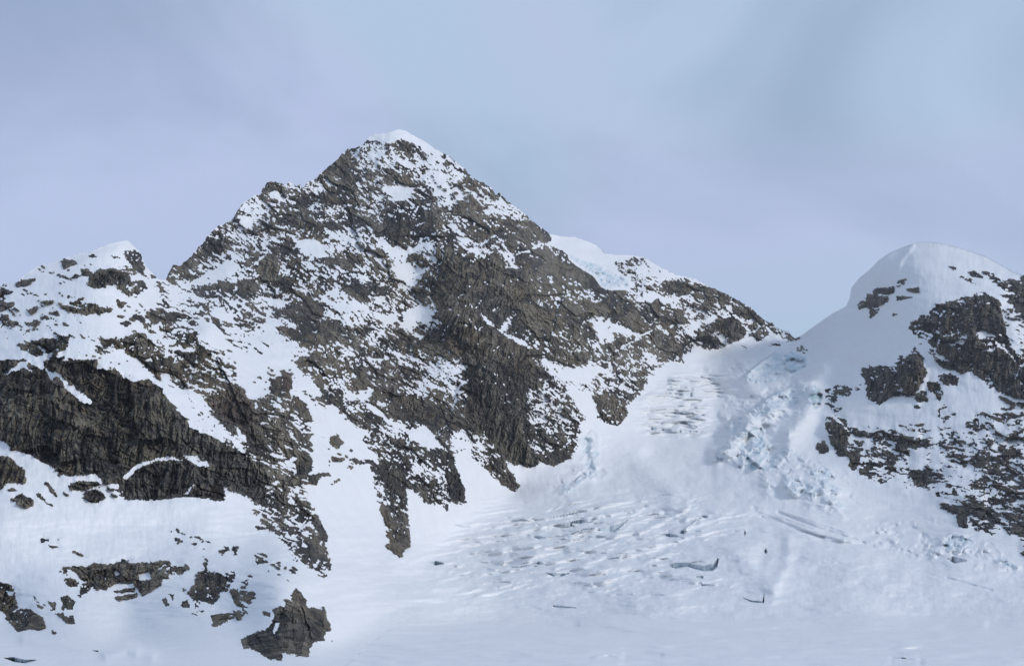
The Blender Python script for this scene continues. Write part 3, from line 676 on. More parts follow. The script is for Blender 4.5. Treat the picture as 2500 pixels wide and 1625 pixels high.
# near the ledges: snow lies where the face leans back
Rb = blur(R, 1, 1)
slope = np.zeros_like(R); slope[1:-1] = (Rb[2:] - Rb[:-2])           # >0 : surface leans back going up -> ledge top
sd0 = slope[:, :].std()
dip = {1: 30, 2: 10, 3: 38, 4: 25}
low = np.zeros_like(R)
for k, dg in dip.items():
    m = soft(k, 5); a, b = rot(UU, VV, dg)
    z_ = {1: .8, 2: 1.25, 3: .8, 4: 1.5}[k]
    low += m * (fbm(a / (34 * z_), b / (10 * z_), 4, 11 + k, .7))
fine = np.zeros_like(R); FIN2 = np.zeros_like(R)
for k, dg in {1: 34, 2: 8, 3: 40, 4: 28}.items():
    z_ = {1: .8, 2: 1.1, 3: .85, 4: 1.25}[k]
    m = soft(k, 5); a, b = rot(UU + wu * .6, VV + wv * .6, dg)
    fine += m * fbm(a / (19 * z_), b / (5.2 * z_), 3, 31, .7)
slope = np.clip(slope / sd0, -2.5, 2.5)
ra, rb_ = rot(UU + wu * 3, VV + wv * 3, 41)
rib = np.clip(1 - np.abs(perlin(ra / 120, rb_ / 15, 71)) * 5.5, 0, 1) + .8 * np.clip(1 - np.abs(perlin(ra / 60, rb_ / 8, 72)) * 6, 0, 1)
rib *= soft(3) + .6 * soft(1) + .6 * soft(4) * (UU > 420)
Lg = 1.15 * rib * (1 - .6 * (FINE_OUT > .5)) * (.3 + sstep(-.2, .25, perlin(UU / 90, VV / 90, 74))) + slope * (.75 + .5 * (FINE_OUT > .5)) + low / low.std() * .55 + fine / fine.std() * .7 - (FR - .5) * .9
sel = np.sort(Lg[(reg > 0) & (reg < 5) & (pmap > .1)])[::50]
Un = np.interp(Lg, sel, np.linspace(0, 1, len(sel))).astype(np.float32)   # uniform 0..1
pm = np.clip((pmap - .5) * 1.12 + .5, 0, 1) + .02
pm = pm + 1.5 * fbm(UU / 80 + wu * .02, VV / 55, 2, 77) * pm * np.clip(1 - pm, 0, 1)
pm = pm                 # solid crags keep (almost) no snow
pm = np.where((pmap > .3) & (FINE_OUT > .5), np.clip(pm + .22, 0, .90 + .10 * (FINE_OUT - .88) / .12 + .05 * (FINE_OUT > .99)), pm)
d = (Un - pm)
d = np.where(pmap < .012, .5, d)
d[(reg == 5)] = .5
rough = blur((pmap > .15).astype(np.float32), 4)
vertical = blur((pmap > .93).astype(np.float32), 8)

# ------------------------------------------------------------------ glacier relief (waves, drifts, seracs) in pixel units
gl = blur((reg == 0).astype(np.float32), 6)
a, b = rot(UU, VV, -9)
def saw(x, y, seed):
    n = perlin(x, y, seed); return np.abs(n)
up = sstep(1320, 1180, VV); lowz = sstep(960, 1200, UU + .5 * (1400 - VV)) * sstep(1230, 1290, VV) * sstep(1530, 1400, VV) * sstep(1950, 1500, UU)
mid = sstep(1180, 1240, VV) * sstep(1360, 1290, VV) * sstep(1040, 1200, UU) * sstep(1900, 1650, UU)
wav = 8.5 * (saw(a / 80 + .6 * perlin(UU / 60, VV / 25, 7), b / 11, 3) - .25) * mid * (.35 + .65 * sstep(-.3, .3, perlin(UU / 120, VV / 40, 13)))
patchy = sstep(-.05, .35, fbm(UU / 110, VV / 45, 2, 33))
bmp = np.maximum(0, perlin(a / 34 + .5 * perlin(UU / 30, VV / 12, 8), b / 7, 9) - .12) * 7 * lowz * patchy + np.maximum(0, perlin(a / 90, b / 13, 10) - .1) * 9 * lowz + 4.5 * fbm(a / 60, b / 12, 3, 12) * lowz
steps = 17.0 * (saw((UU) / 70, (VV + .05 * UU) / 11, 15) - .2) * sstep(1540, 1600, UU) * sstep(1760, 1700, UU) * sstep(930, 960, VV) * sstep(1075, 1050, VV)
steps += 15.0 * (saw(UU / 60, VV / 10, 16) - .2) * sstep(1610, 1650, UU) * sstep(1800, 1740, UU) * sstep(905, 925, VV) * sstep(990, 960, VV)
fore = (4.2 * fbm(UU / 190, VV / 15, 2, 18) + 2.5 * np.maximum(0, perlin(UU / 85, VV / 11, 19) - .15)) * sstep(1490, 1560, VV) * sstep(1, .6, blur(((reg == 4)).astype(np.float32), 6) * 2)
gen = 8.0 * fbm(UU / 170, VV / 60, 3, 22, .42) * (1 - sstep(1480, 1560, VV))
G = 2.6 * fbm(UU / 75, VV / 15, 3, 28) * sstep(1180, 1300, VV) * sstep(1560, 1480, VV) + 2.0 * fbm(UU / 40, VV / 30, 3, 29) * gl + wav + bmp + steps + gen + fore
# soft swellings and trenches surveyed one by one: (stroke, half width, height in px)
SW = [([(2050,850),(1995,925),(1965,1010),(1930,1060)],26,20),([(1890,840),(1840,885),(1800,925)],30,13),([(1855,1000),(1850,1050),(1880,1115)],24,-9),([(1975,945),(1900,985),(1830,1025)],24,13),
 ([(2000,890),(1920,925),(1850,960)],22,9),([(1745,1100),(1790,1060),(1840,1040)],16,12),([(1880,1170),(1970,1170),(2040,1200)],30,8),([(1700,900),(1760,960),(1740,1050)],22,-7),
 ([(1440,1030),(1430,1090),(1440,1150)],10,-9),([(1640,1400),(1800,1440),(1900,1420)],14,5),([(1390,1340),(1500,1345),(1600,1330)],9,5),([(1560,1300),(1600,1280),(1680,1240)],6,5),
 ([(1530,1598),(1570,1595),(1610,1600)],9,-2.2),([(2180,1612),(2215,1610),(2245,1615)],9,-3),([(2228,600),(2200,635),(2180,685)],7,5),([(2205,600),(2180,630),(2160,680)],8,-3),([(2170,640),(2120,690),(2095,730)],16,8),
 ([(1850,1245),(1960,1290),(2060,1318)],4,4),([(1560,1090),(1500,1060),(1450,1030),(1400,1060)],22,10), ([(1480,1050),(1560,1120),(1640,1200)],30,8),
 ([(1925,1320),(1920,1380),(1890,1440)],14,3.5),([(1860,1360),(1850,1420),(1800,1450)],20,-4), ([(1800,1350),(1850,1400),(1880,1440)],26,7), ([(1840,1240),(1930,1280),(2010,1320),(2130,1332)],5,-3.2),
 ([(1900,1250),(2000,1290),(2110,1325)],3.2,-3), ([(1860,1262),(1960,1300),(2010,1312)],4,-3), ([(2310,1410),(2420,1440)],3,-2.5),
 ([(1770,1110),(1800,1070),(1830,1030)],12,9), ([(1640,1230),(1750,1245),(1860,1250)],14,4),
 ([(1000,1325),(1150,1335),(1290,1310)],4,-3), ([(1850,930),(1960,905),(2010,890)],6,3), ([(1820,1010),(1900,960),(1980,935)],9,6),
 ([(1000,1372),(1030,1358),(1090,1345),(1200,1340)],5,3), ([(1420,1520),(1700,1535),(2000,1515),(2400,1520)],12,4), ([(60,1560),(200,1580),(330,1590)],14,4),
 ([(260,1600),(310,1580),(370,1600)],14,4),([(2200,1395),(2050,1370),(1950,1340)],30,5)]
for pts, w_, h_ in SW:
    t_ = np.zeros_like(G); stroke_mask(t_, pts, w_); G += h_ * t_

# overlapping ice slabs and folds: below each crest line the surface stands forward, then sinks back
CREST = [([(1800,932),(1850,890),(1900,856),(1945,846)],17,55),([(1820,1010),(1880,968),(1945,937),(2000,930)],18,60),([(1762,1066),(1790,1022),(1830,1010),(1852,1034)],13,42),
 ([(1735,1132),(1770,1082),(1800,1070),(1830,1090)],10,40),([(1895,1180),(1930,1152),(1960,1145),(2030,1150),(2045,1180)],8,18),([(1905,1196),(1990,1180),(2060,1205)],7,22),
 ([(1950,1224),(2040,1238),(2080,1275)],6,20),([(1630,927),(1660,920),(1688,940)],8,14),([(1545,980),(1640,962),(1720,965)],7,10),([(1570,1008),(1650,998),(1735,1014)],7,10),
 ([(1590,1036),(1650,1024),(1730,1032)],7,12),([(1630,950),(1680,945),(1715,950)],6,9),([(1200,1296),(1400,1266),(1560,1242),(1660,1206)],6,11),([(1250,1264),(1400,1246),(1540,1220)],5,9),
 ([(1350,1312),(1450,1287),(1560,1264)],6,11),([(1240,1334),(1400,1318),(1530,1300)],5,9),([(1560,1372),(1620,1352),(1690,1342)],6,9),([(1420,1392),(1500,1384),(1560,1374)],4,8),
 ([(1840,1240),(1960,1278),(2130,1332)],5,6),([(1895,1243),(2000,1275),(2110,1312)],4,6),([(1860,1262),(1960,1300),(2015,1314)],4,6),([(1436,1604),(1485,1596),(1530,1604)],3,9),
 ([(2165,1612),(2205,1604),(2255,1608)],3,10),([(1100,1282),(1200,1272),(1330,1262)],5,8),([(1150,1340),(1250,1322),(1300,1310)],5,8),([(1660,1300),(1700,1270),(1725,1258)],6,10),
 ([(2270,1318),(2330,1300),(2370,1308)],6,14),([(2420,1365),(2470,1370),(2500,1388)],5,12),([(1395,1180),(1420,1160),(1460,1170)],8,14),([(1430,1060),(1450,1050),(1470,1070)],8,25),
 ([(1650,1410),(1720,1400),(1780,1408)],3,10),([(1500,1450),(1600,1442),(1690,1450)],3,12),([(2160,1390),(2250,1400),(2330,1425)],3,7)]
for pts, h_, L_ in CREST:
    q_ = np.array(pts, float); vc = np.interp(U, q_[:, 0], q_[:, 1]); e_ = max(8., (q_[-1, 0] - q_[0, 0]) * .25)
    vc = vc + 1.6 * perlin(U / 14., U * 0 + q_[0, 1] * .37, 3) * min(1, h_ / 6)
    fu_ = sstep(q_[0, 0], q_[0, 0] + e_, U) * sstep(q_[-1, 0], q_[-1, 0] - e_, U)
    ds_ = VV - vc[None]
    G += h_ * fu_[None] * np.where(ds_ > 0, np.exp(-np.clip(ds_, 0, 400) / L_), np.exp(-(ds_ / 1.5) ** 2))
# rough, snowed-up ice all along the icefall
for P_, am_ in (([(1700,900),(1800,880),(1900,900),(1990,930),(1960,1010),(1930,1100),(2060,1160),(2100,1240),(2040,1250),(1900,1210),(1800,1150),(1740,1090),(1760,1000)], 3.0),
                ([(1560,920),(1700,930),(1740,1040),(1640,1060),(1560,1040)], 2.5), ([(1400,1000),(1470,1020),(1480,1150),(1400,1190),(1340,1200),(1420,1100)], 4.5),
                ([(2080,1290),(2300,1270),(2420,1330),(2500,1400),(2350,1390),(2200,1350)], 3.5)):
    t_ = np.zeros_like(G); paint(t_, np.array(P_, float), 1.0, 8)
    w = win(np.array(P_, float), 60)
    g1, _ = facet((UU[w] + 2 * wu[w]) / 34, (VV[w] + 2 * wv[w]) / 17, 91, 1.8, .4); g2, _ = facet((UU[w] + wu[w]) / 13, (VV[w] + wv[w]) / 8, 92, 1.6, .3)
    G[w] += t_[w] * am_ * (blur(g1, 2) * 1.6 + blur(g2 * 1.0, 1, 1)) * sstep(-.3, .25, perlin(UU[w] / 50, VV[w] / 40, 93))
# broken ice: named blocks; each outline gets its own facets
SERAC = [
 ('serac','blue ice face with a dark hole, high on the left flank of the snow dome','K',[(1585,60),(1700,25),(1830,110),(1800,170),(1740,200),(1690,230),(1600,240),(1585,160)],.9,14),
 ('serac','long smooth grey ice bulge rising to the col left of the snow dome','K',[(1190,295),(1290,190),(1450,70),(1585,20),(1590,240),(1500,330),(1330,320)],.55,4),  # ice tint raised: part ice, part shade of the left-facing slab in the colour
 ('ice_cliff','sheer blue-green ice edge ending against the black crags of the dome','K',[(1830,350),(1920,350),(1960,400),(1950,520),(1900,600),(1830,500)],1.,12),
 ('serac','broad pale ice slab sloping from the blue-green edge down to the left','K',[(1250,600),(1500,400),(1700,330),(1820,345),(1830,480),(1700,540),(1500,620),(1340,650)],.5,4),  # tint deepened likewise, painting the shade of this slab's face into its ice
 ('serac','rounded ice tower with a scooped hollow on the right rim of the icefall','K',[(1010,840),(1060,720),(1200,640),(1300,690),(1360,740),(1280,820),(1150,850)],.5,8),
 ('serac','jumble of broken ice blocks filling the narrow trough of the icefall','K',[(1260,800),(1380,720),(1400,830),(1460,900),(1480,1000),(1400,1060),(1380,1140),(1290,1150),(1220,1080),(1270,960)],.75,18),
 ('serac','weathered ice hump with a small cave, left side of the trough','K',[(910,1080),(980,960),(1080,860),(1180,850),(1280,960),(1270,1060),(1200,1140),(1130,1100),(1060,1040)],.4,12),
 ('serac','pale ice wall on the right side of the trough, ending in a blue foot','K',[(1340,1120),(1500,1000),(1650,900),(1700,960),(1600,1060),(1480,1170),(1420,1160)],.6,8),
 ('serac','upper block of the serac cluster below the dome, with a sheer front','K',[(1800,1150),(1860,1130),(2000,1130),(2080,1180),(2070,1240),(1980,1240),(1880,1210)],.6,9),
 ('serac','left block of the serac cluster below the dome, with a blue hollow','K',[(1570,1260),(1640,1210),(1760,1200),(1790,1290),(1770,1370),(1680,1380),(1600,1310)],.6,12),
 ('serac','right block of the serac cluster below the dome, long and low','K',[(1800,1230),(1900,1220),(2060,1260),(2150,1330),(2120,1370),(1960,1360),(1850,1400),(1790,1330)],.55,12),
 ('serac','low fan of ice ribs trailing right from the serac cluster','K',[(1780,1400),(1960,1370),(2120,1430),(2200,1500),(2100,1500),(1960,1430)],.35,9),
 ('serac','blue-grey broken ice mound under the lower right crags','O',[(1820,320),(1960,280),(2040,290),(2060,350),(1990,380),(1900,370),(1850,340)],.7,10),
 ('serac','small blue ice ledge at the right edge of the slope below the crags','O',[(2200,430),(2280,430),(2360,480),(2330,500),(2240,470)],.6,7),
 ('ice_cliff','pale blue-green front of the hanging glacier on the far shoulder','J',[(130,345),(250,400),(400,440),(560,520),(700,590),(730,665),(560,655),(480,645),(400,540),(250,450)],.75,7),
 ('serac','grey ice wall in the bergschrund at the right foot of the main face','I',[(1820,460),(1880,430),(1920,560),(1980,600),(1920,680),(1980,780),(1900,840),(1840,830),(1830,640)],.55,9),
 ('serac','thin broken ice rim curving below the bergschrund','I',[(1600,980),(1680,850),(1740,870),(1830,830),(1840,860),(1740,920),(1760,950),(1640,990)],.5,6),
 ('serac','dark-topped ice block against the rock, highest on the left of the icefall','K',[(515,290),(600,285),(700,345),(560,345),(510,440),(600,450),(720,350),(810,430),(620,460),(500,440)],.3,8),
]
ice = np.zeros((NV, NU), np.float32)
oid = np.zeros((NV, NU), np.int16)           # owner of a snow/ice cell: 1000+k serac, 2000+k crevasse
for k, (nm, lb, t, pts, am, h_) in enumerate(SERAC):
    P = src(t, pts); w = win(P, 14)
    m0 = inside(P, UU[w] + wu[w] * .7, VV[w] + wv[w] * .7); m = blur(m0.astype(np.float32), 1, 1)
    ms = blur(m0.astype(np.float32), 3)
    f1, _ = facet((UU[w] + wu[w]) / (h_ * 2.6), (VV[w] + wv[w]) / (h_ * 1.6), 100 + k, 1.9, .4); f2, _ = facet((UU[w] + wu[w]) / (h_ * .9), (VV[w] + wv[w]) / (h_ * .7), 140 + k, 1.5, .3); f3, _ = facet(UU[w] / (h_ * .38 + 1), VV[w] / (h_ * .28 + 1), 180 + k, 1.5, .3)
    G[w] += ms * h_ * .45 + blur(m * (f1 * h_ * .75 + f2 * h_ * .30 + f3 * h_ * .14) * (am * .8 + .25), 1, 1)
    ice[w] = np.maximum(ice[w], m * am * (.25 + .75 * sstep(-.25, .35, perlin(UU[w] / 17, VV[w] / 11, 120 + k) + .5 * f2)))  # ice tint; on the two icefall slabs it also paints shade
    oid[w] = np.where(m0, 1000 + k, oid[w])
    d[w] = np.where(ms > .1, .5, d[w])

# crevasses: (label, tile, top lip, bottom lip, darkness, also painted on the wall as shade) : between the lips one looks at the far wall of the slot
CREV = [
 ('long crevasse with a pale cracked wall, just above the rounded snow hump','N',[(1560,300),(1640,290),(1740,265),(1810,230)],[(1560,300),(1610,340),(1700,335),(1810,235)],.55),
 ('crescent of open ice on the left side of the rounded snow hump','N',[(1350,345),(1440,305),(1540,300)],[(1350,350),(1440,318),(1540,306)],.35),
 ('narrow slot with one black notch, upper middle of the crevassed slope','N',[(1160,215),(1330,180),(1500,145),(1640,110)],[(1160,225),(1330,192),(1500,158),(1640,112)],.3),
 ('short crevasse with a dark square notch below the long narrow slot','N',[(1330,250),(1400,232),(1500,225),(1600,205)],[(1330,262),(1400,266),(1500,244),(1600,210)],.45),
 ('small open slot left of the dark square notch','N',[(1250,278),(1290,268),(1340,260),(1370,290)],[(1250,280),(1300,286),(1340,288),(1370,293)],.35),
 ('lens-shaped open crevasse with dark wall, alone in the middle of the lower glacier','N',[(1130,672),(1200,675),(1300,678),(1320,672)],[(1130,676),(1200,704),(1260,702),(1320,676)],.9),
 ('small dark crevasse mouth at the foot of the left snow fan','N',[(165,585),(215,572),(285,590)],[(165,588),(215,612),(285,600)],.8),
 ('tiny lens-shaped slit right of the fan foot','N',[(390,688),(425,685),(460,687)],[(390,690),(425,700),(460,690)],.7),
 ('thin curved crevasse left of the open lens-shaped one','N',[(845,620),(910,618),(990,605)],[(845,624),(910,630),(990,610)],.45),
 ('small dark mouth above the lens-shaped crevasse','N',[(1030,598),(1070,575),(1110,595)],[(1030,600),(1070,603),(1110,599)],.5),
 ('little crevasse slit low on the crevassed slope','N',[(1185,942),(1240,944),(1380,960)],[(1185,950),(1240,962),(1380,964)],.5),
 ('shallow slot between drifts, third row of the slope','N',[(1010,372),(1060,362),(1130,378)],[(1010,375),(1070,392),(1130,382)],.4),
 ('shallow slot below the rounded snow hump','N',[(1480,372),(1560,362),(1630,370)],[(1480,378),(1560,386),(1630,374)],.4),
 ('angular open crevasse under a snow roof, right of the hump','N',[(2020,378),(2080,350),(2160,345),(2230,365)],[(2020,382),(2090,358),(2160,376),(2230,374)],.7),
 ('broad U-shaped crevasse with cracked ice wall and dark left corner','O',[(90,470),(130,455),(200,458),(310,478),(365,462),(400,428),(410,430)],[(90,486),(130,496),(200,482),(310,514),(370,508),(400,480),(410,432)],.6),
 ('short box-like slot below the U-shaped crevasse','O',[(262,542),(310,540)],[(262,558),(310,558)],.6),
 ('little crooked slit below the box-like slot','O',[(298,594),(350,598)],[(298,608),(350,601)],.6),
 ('hooked crevasse at the lower end of the glacier tongue','O',[(568,684),(620,700),(690,706),(704,640)],[(568,688),(620,712),(690,716),(706,712)],.55),
 ('small dark hole in the smooth slope right of the glacier tongue','O',[(700,378),(712,362),(722,380)],[(700,385),(712,400),(722,388)],.9),
 ('thin dark slit high on the smooth glacier tongue','O',[(572,262),(577,246),(583,260)],[(572,265),(577,284),(583,268)],.9),
 ('twin small holes at the end of a curving snow rib','O',[(160,258),(185,244),(202,250)],[(160,270),(185,272),(202,256)],.6),
 ('dark hole under the upper end of the curving snow rib','O',[(300,155),(322,150),(340,156)],[(300,162),(322,170),(340,162)],.6),
 ('low crescent crevasse below the blue ice mound on the right','O',[(1880,428),(1920,415),(2010,440)],[(1880,436),(1930,462),(2010,446)],.3),
 ('partly bridged crevasse with dark mouth in the left foreground','C',[(30,1466),(130,1462),(220,1484),(340,1486)],[(30,1470),(130,1508),(230,1522),(340,1492)],.8),
 ('small snow-roofed slot in the foreground below the rock bands','C',[(870,1398),(930,1400)],[(870,1404),(930,1416)],.6),
 ('short grey slot in the stepped ice, left side of the icefall','K',[(575,590),(700,610),(880,630)],[(575,596),(700,626),(880,640)],.3),
 ('second grey slot in the stepped ice of the icefall','K',[(560,690),(680,700),(780,740)],[(560,700),(680,722),(780,746)],.3),
 ('lowest grey slot in the stepped ice with a bluish left corner','K',[(330,740),(500,760),(720,775),(820,785)],[(330,770),(500,785),(640,796),(820,792)],.3),
 ('uppermost blue slot of the stepped ice beside the rock','K',[(620,430),(720,415),(830,425)],[(620,440),(720,462),(830,432)],.35),
 ('narrow slot at the foot of the fan under the dark buttress','I',[(620,1270),(700,1290),(780,1290)],[(620,1280),(700,1306),(780,1298)],.35),
]
D = D0.astype(np.float64).copy()
dv = np.gradient(D0, axis=0) / np.gradient(VV, axis=0)
gv = np.clip(-blur(dv.astype(np.float32), 5), .25, 8.0)              # metres of distance per pixel row
mpp = D0 / FPX                                                       # metres per pixel

# ------------------------------------------------------------------ snow and rock surfaces
snowm = (d > 0).astype(np.float32)
den = blur(snowm, 2) + 1e-4
Reff = R * (.10 + .90 * rough)
prot = blur((d < 0).astype(np.float32), 2) * (d < 0)
s = blur(Reff * snowm, 2) / den
s2 = blur(Reff, 4)
wgt = np.clip(den * 3, 0, 1); s = s * wgt + s2 * (1 - wgt)
g0 = 9.0
rk = Reff * (1 + .45 * vertical) + 3.2 * prot * (1 + .8 * soft(4))
rk = np.where(d > 0, np.minimum(rk, s - g0 * np.clip(d, 0, .25) - .05), np.maximum(rk, s + g0 * np.clip(-d, 0, .12) + .05 - 60 * np.clip(-d - .12, 0, 9)))
runnel = (1.3 * fbm(UU / 10, VV / 45, 3, 50) + 7.0 * fbm(UU / 60, VV / 90, 4, 52, .5)) * (1 - gl)
unit = mpp * 1.0
rkm = (d < 0).astype(np.float32)
s = s + (2.2 * blur(rkm, 3) + 3.0 * blur(rkm, 7)) * (rough * .6 + .4) * .8
rk = rk + (2.2 * blur(rkm, 3) + 3.0 * blur(rkm, 7)) * (rough * .6 + .4) * .8
Drock = D - rk * unit
Dsnow = D - (s + runnel) * unit - G * np.minimum(gv, 6.0) * 1.15
Dsnow = np.maximum(Dsnow, D * .8)

dark = np.zeros((NV, NU), np.float32)  # painted shade inside the slots
for k, (lb, t, top, bot, dk) in enumerate(CREV):
    T = src(t, top); Bm = src(t, bot)
    P = np.concatenate([T, Bm[::-1]]); w = win(P, 8)
    if True:
        vt_ = np.interp(UU[w][0], T[:, 0], T[:, 1]); vb_ = np.interp(UU[w][0], Bm[:, 0], Bm[:, 1])
        vb_ = np.maximum(vb_, vt_ + 2.0)
        ok = (UU[w][0] >= T[0, 0]) & (UU[w][0] <= T[-1, 0])
        m0 = (VV[w] >= vt_[None]) & (VV[w] <= vb_[None]) & ok[None]
        mf = np.clip((VV[w] - vt_[None]) / STEP + .5, 0, 1) * np.clip((vb_[None] - VV[w]) / STEP + .5, 0, 1) * ok[None]
        sub = Dsnow[w]
        ti = np.clip(np.searchsorted(V[w[0]], vt_) - 1, 0, sub.shape[0] - 1)
        Dt = sub[ti, np.arange(sub.shape[1])]
        frac = (VV[w] - vt_[None]) / np.maximum(vb_ - vt_, 3)[None]
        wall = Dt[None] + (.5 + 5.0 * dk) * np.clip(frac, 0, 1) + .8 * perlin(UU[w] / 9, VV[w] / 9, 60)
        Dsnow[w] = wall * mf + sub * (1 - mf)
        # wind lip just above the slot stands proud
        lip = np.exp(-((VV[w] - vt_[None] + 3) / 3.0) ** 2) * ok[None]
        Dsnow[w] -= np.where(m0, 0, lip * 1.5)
        ice[w] = np.maximum(ice[w], mf * min(.5, dk * .8)); dark[w] = np.maximum(dark[w], mf * dk * .15)  # ice tint, plus the slot's depth shade put into the wall colour
        oid[w] = np.where(m0, 2000 + k, oid[w])
        d[w] = np.where(m0, .5, d[w])

# rock colour patches that belong to the stone: x = pale, y = black seepage, z = rust
pale = np.zeros((NV, NU), np.float32); seep = pale.copy(); rust = pale.copy()
for arr, t, pts, v_ in [
  (pale,'D',[(870,1000),(900,920),(980,850),(1060,870),(1100,1000),(1060,1110),(920,1090)],1.),
  (pale,'D',[(600,880),(720,800),(860,780),(860,840),(700,930)],.8),
  (pale,'B',[(210,340),(310,330),(320,600),(240,660),(200,500)],.6),(pale,'B',[(600,780),(730,700),(750,840),(700,1000),(600,900)],.35),
  (pale,'B',[(770,620),(1090,600),(1090,740),(850,760)],.5),(pale,'B',[(1110,900),(1500,920),(1650,1000),(1400,1060),(1150,1180)],.7),
  (pale,'G',[(830,820),(900,980),(930,1200),(860,1400)],.6),(pale,'G',[(1390,1200),(1490,1330),(1450,1440),(1400,1547),(1340,1400)],.8),
  (pale,'H',[(560,1060),(820,1060),(850,1300),(600,1300)],.4),(pale,'H',[(1450,170),(2000,250),(2080,560),(2080,900),(1620,880),(1500,700),(1400,450)],.25),
  (pale,'I',[(900,0),(1100,200),(1400,680),(1330,730),(1180,710),(1050,600),(900,400)],.6),(pale,'L',[(1440,830),(1520,900),(1600,1000),(1560,1060),(1480,980)],.9),
  (pale,'L',[(1920,720),(2000,740),(2080,860),(2060,900),(1990,850)],.9),
  (pale,'J',[(0,400),(300,500),(400,800),(300,1200),(0,1300)],.25),
  (seep,'B',[(90,360),(200,370),(220,600),(170,620)],1.),(seep,'B',[(300,350),(360,420),(480,700),(520,900),(500,1130),(330,1010),(400,700)],.7),(pale,'B',[(520,900),(700,760),(760,1000),(700,1180),(580,1150)],.45),(pale,'B',[(1150,540),(1600,400),(1700,800),(1550,950),(1150,880)],.35),(pale,'B',[(-200,500),(60,450),(180,800),(200,960),(-200,800)],.4),
  (seep,'B',[(1000,260),(1160,260),(1140,540),(1030,660),(990,560)],1.),(seep,'B',[(1050,760),(1110,740),(1100,1100),(1050,1200),(1020,1000)],.9),
  (seep,'B',[(700,860),(840,840),(840,1150),(780,1180)],.8),(seep,'B',[(600,130),(900,170),(860,260),(620,260)],.8),
  (seep,'A',[(850,450),(1200,470),(1200,560),(900,590)],.7),(seep,'M',[(830,20),(1130,60),(1120,160),(960,350),(850,290)],.95),
  (seep,'M',[(1150,0),(1400,0),(1360,130),(1270,220),(1200,160)],.95),(seep,'M',[(1400,120),(1570,220),(1520,320)],.9),
  (seep,'M',[(440,400),(560,450),(640,560),(560,640),(480,640)],.8),
  (seep,'L',[(1480,750),(1700,700),(1900,700),(2080,1100),(2300,1547),(1900,1500),(1600,1250)],.55),(seep,'L',[(2000,450),(2320,480),(2320,860),(2080,650)],.5),
  (seep,'P',[(400,500),(500,470),(580,700),(540,710),(450,660)],.8),(seep,'P',[(640,280),(670,280),(660,480),(630,400)],.8),
  (seep,'I',[(500,570),(560,640),(620,950),(560,1000),(520,760)],1.),(seep,'H',[(520,100),(700,130),(640,220),(540,250)],.8),
  (seep,'H',[(560,540),(780,560),(820,640),(660,640)],.8),(seep,'H',[(900,860),(1030,990),(1000,1080),(910,1060)],.9),(seep,'H',[(1640,560),(1700,600),(1700,840),(1650,820)],.8),
  (seep,'G',[(560,980),(800,1000),(760,1130),(620,1140),(590,1040)],.7),(seep,'G',[(360,780),(520,850),(500,1120),(360,1020)],.5),
  (seep,'S',[(1960,900),(2150,820),(2230,700),(2520,600),(3000,700),(3000,1400),(2450,1400),(2200,1250),(1960,1100)],.38),(seep,'S',[(760,930),(1000,1000),(1250,880),(1480,1000),(1400,1140),(1000,1380)],.3),
  (rust,'H',[(0,850),(350,900),(550,1200),(560,1450),(200,1440)],.35),(pale,'H',[(100,1250),(500,1250),(520,1450),(200,1430)],.5),(rust,'D',[(560,1050),(800,1100),(800,1220),(600,1180)],.5),(rust,'A',[(0,1240),(400,1290),(900,1350),(900,1547),(0,1547)],.25),
  (pale,'H',[(680,360),(860,380),(930,560),(860,600),(720,520)],.5),(pale,'G',[(560,1150),(800,1130),(850,1400),(700,1350)],.35),
  (rust,'I',[(770,150),(870,180),(870,300),(800,310)],1.),(rust,'I',[(740,0),(880,0),(940,300),(800,330)],.45),(rust,'M',[(650,780),(770,790),(780,900),(700,980),(670,930)],.9),
  (rust,'E',[(740,600),(810,620),(830,760),(780,800),(700,760)],.9),(rust,'E',[(0,860),(350,755),(480,900),(500,1300),(350,1200),(60,950)],.55),
  (rust,'H',[(700,620),(820,640),(850,800),(760,800)],.6),(rust,'P',[(700,185),(755,115),(850,270),(800,280)],.6),(rust,'A',[(1570,560),(1800,600),(1760,680),(1600,630)],.8),
  (rust,'A',[(0,840),(75,850),(60,920),(0,900)],.8),(rust,'E',[(560,300),(640,330),(640,400),(580,400)],.8),(rust,'E',[(640,0),(760,0),(900,200),(860,260),(700,200)],.5),
  (rust,'B',[(560,1000),(760,1000),(740,1200),(600,1180)],.5),(rust,'B',[(1740,1320),(2060,1300),(2100,1440),(1900,1410)],.4),(rust,'C',[(800,600),(900,580),(900,660),(820,680)],.4)]:
    paint(arr, src(t, pts), v_, 3)
pale = bil(pale, fu, fv); seep = bil(seep, fu, fv); rust = bil(rust, fu, fv)

# ------------------------------------------------------------------ to world space
def world_pts(D, vv):
    y = (812.5 - vv) / FPX; x = (UU - 1250.0) / FPX
    yf = math.cos(PITCH) - y * math.sin(PITCH); zz = math.sin(PITCH) + y * math.cos(PITCH)
    return np.stack([x / yf * D, D + 0 * x, CAMZ + zz / yf * D], -1)
VS = np.maximum(VV, VT[None, :])
rowtop = np.argmax(VV >= VT[None, :], axis=0)          # first row below the crest
for Dm in (Drock, Dsnow):
    for i in range(NU):
        pass
cols = np.arange(NU)
def crest_fix(Dm):
    dtop = Dm[rowtop, cols]
    return np.where(VV < VT[None, :], dtop[None, :], Dm)
Wr = world_pts(crest_fix(Drock), VS); Ws = world_pts(crest_fix(Dsnow), VS)
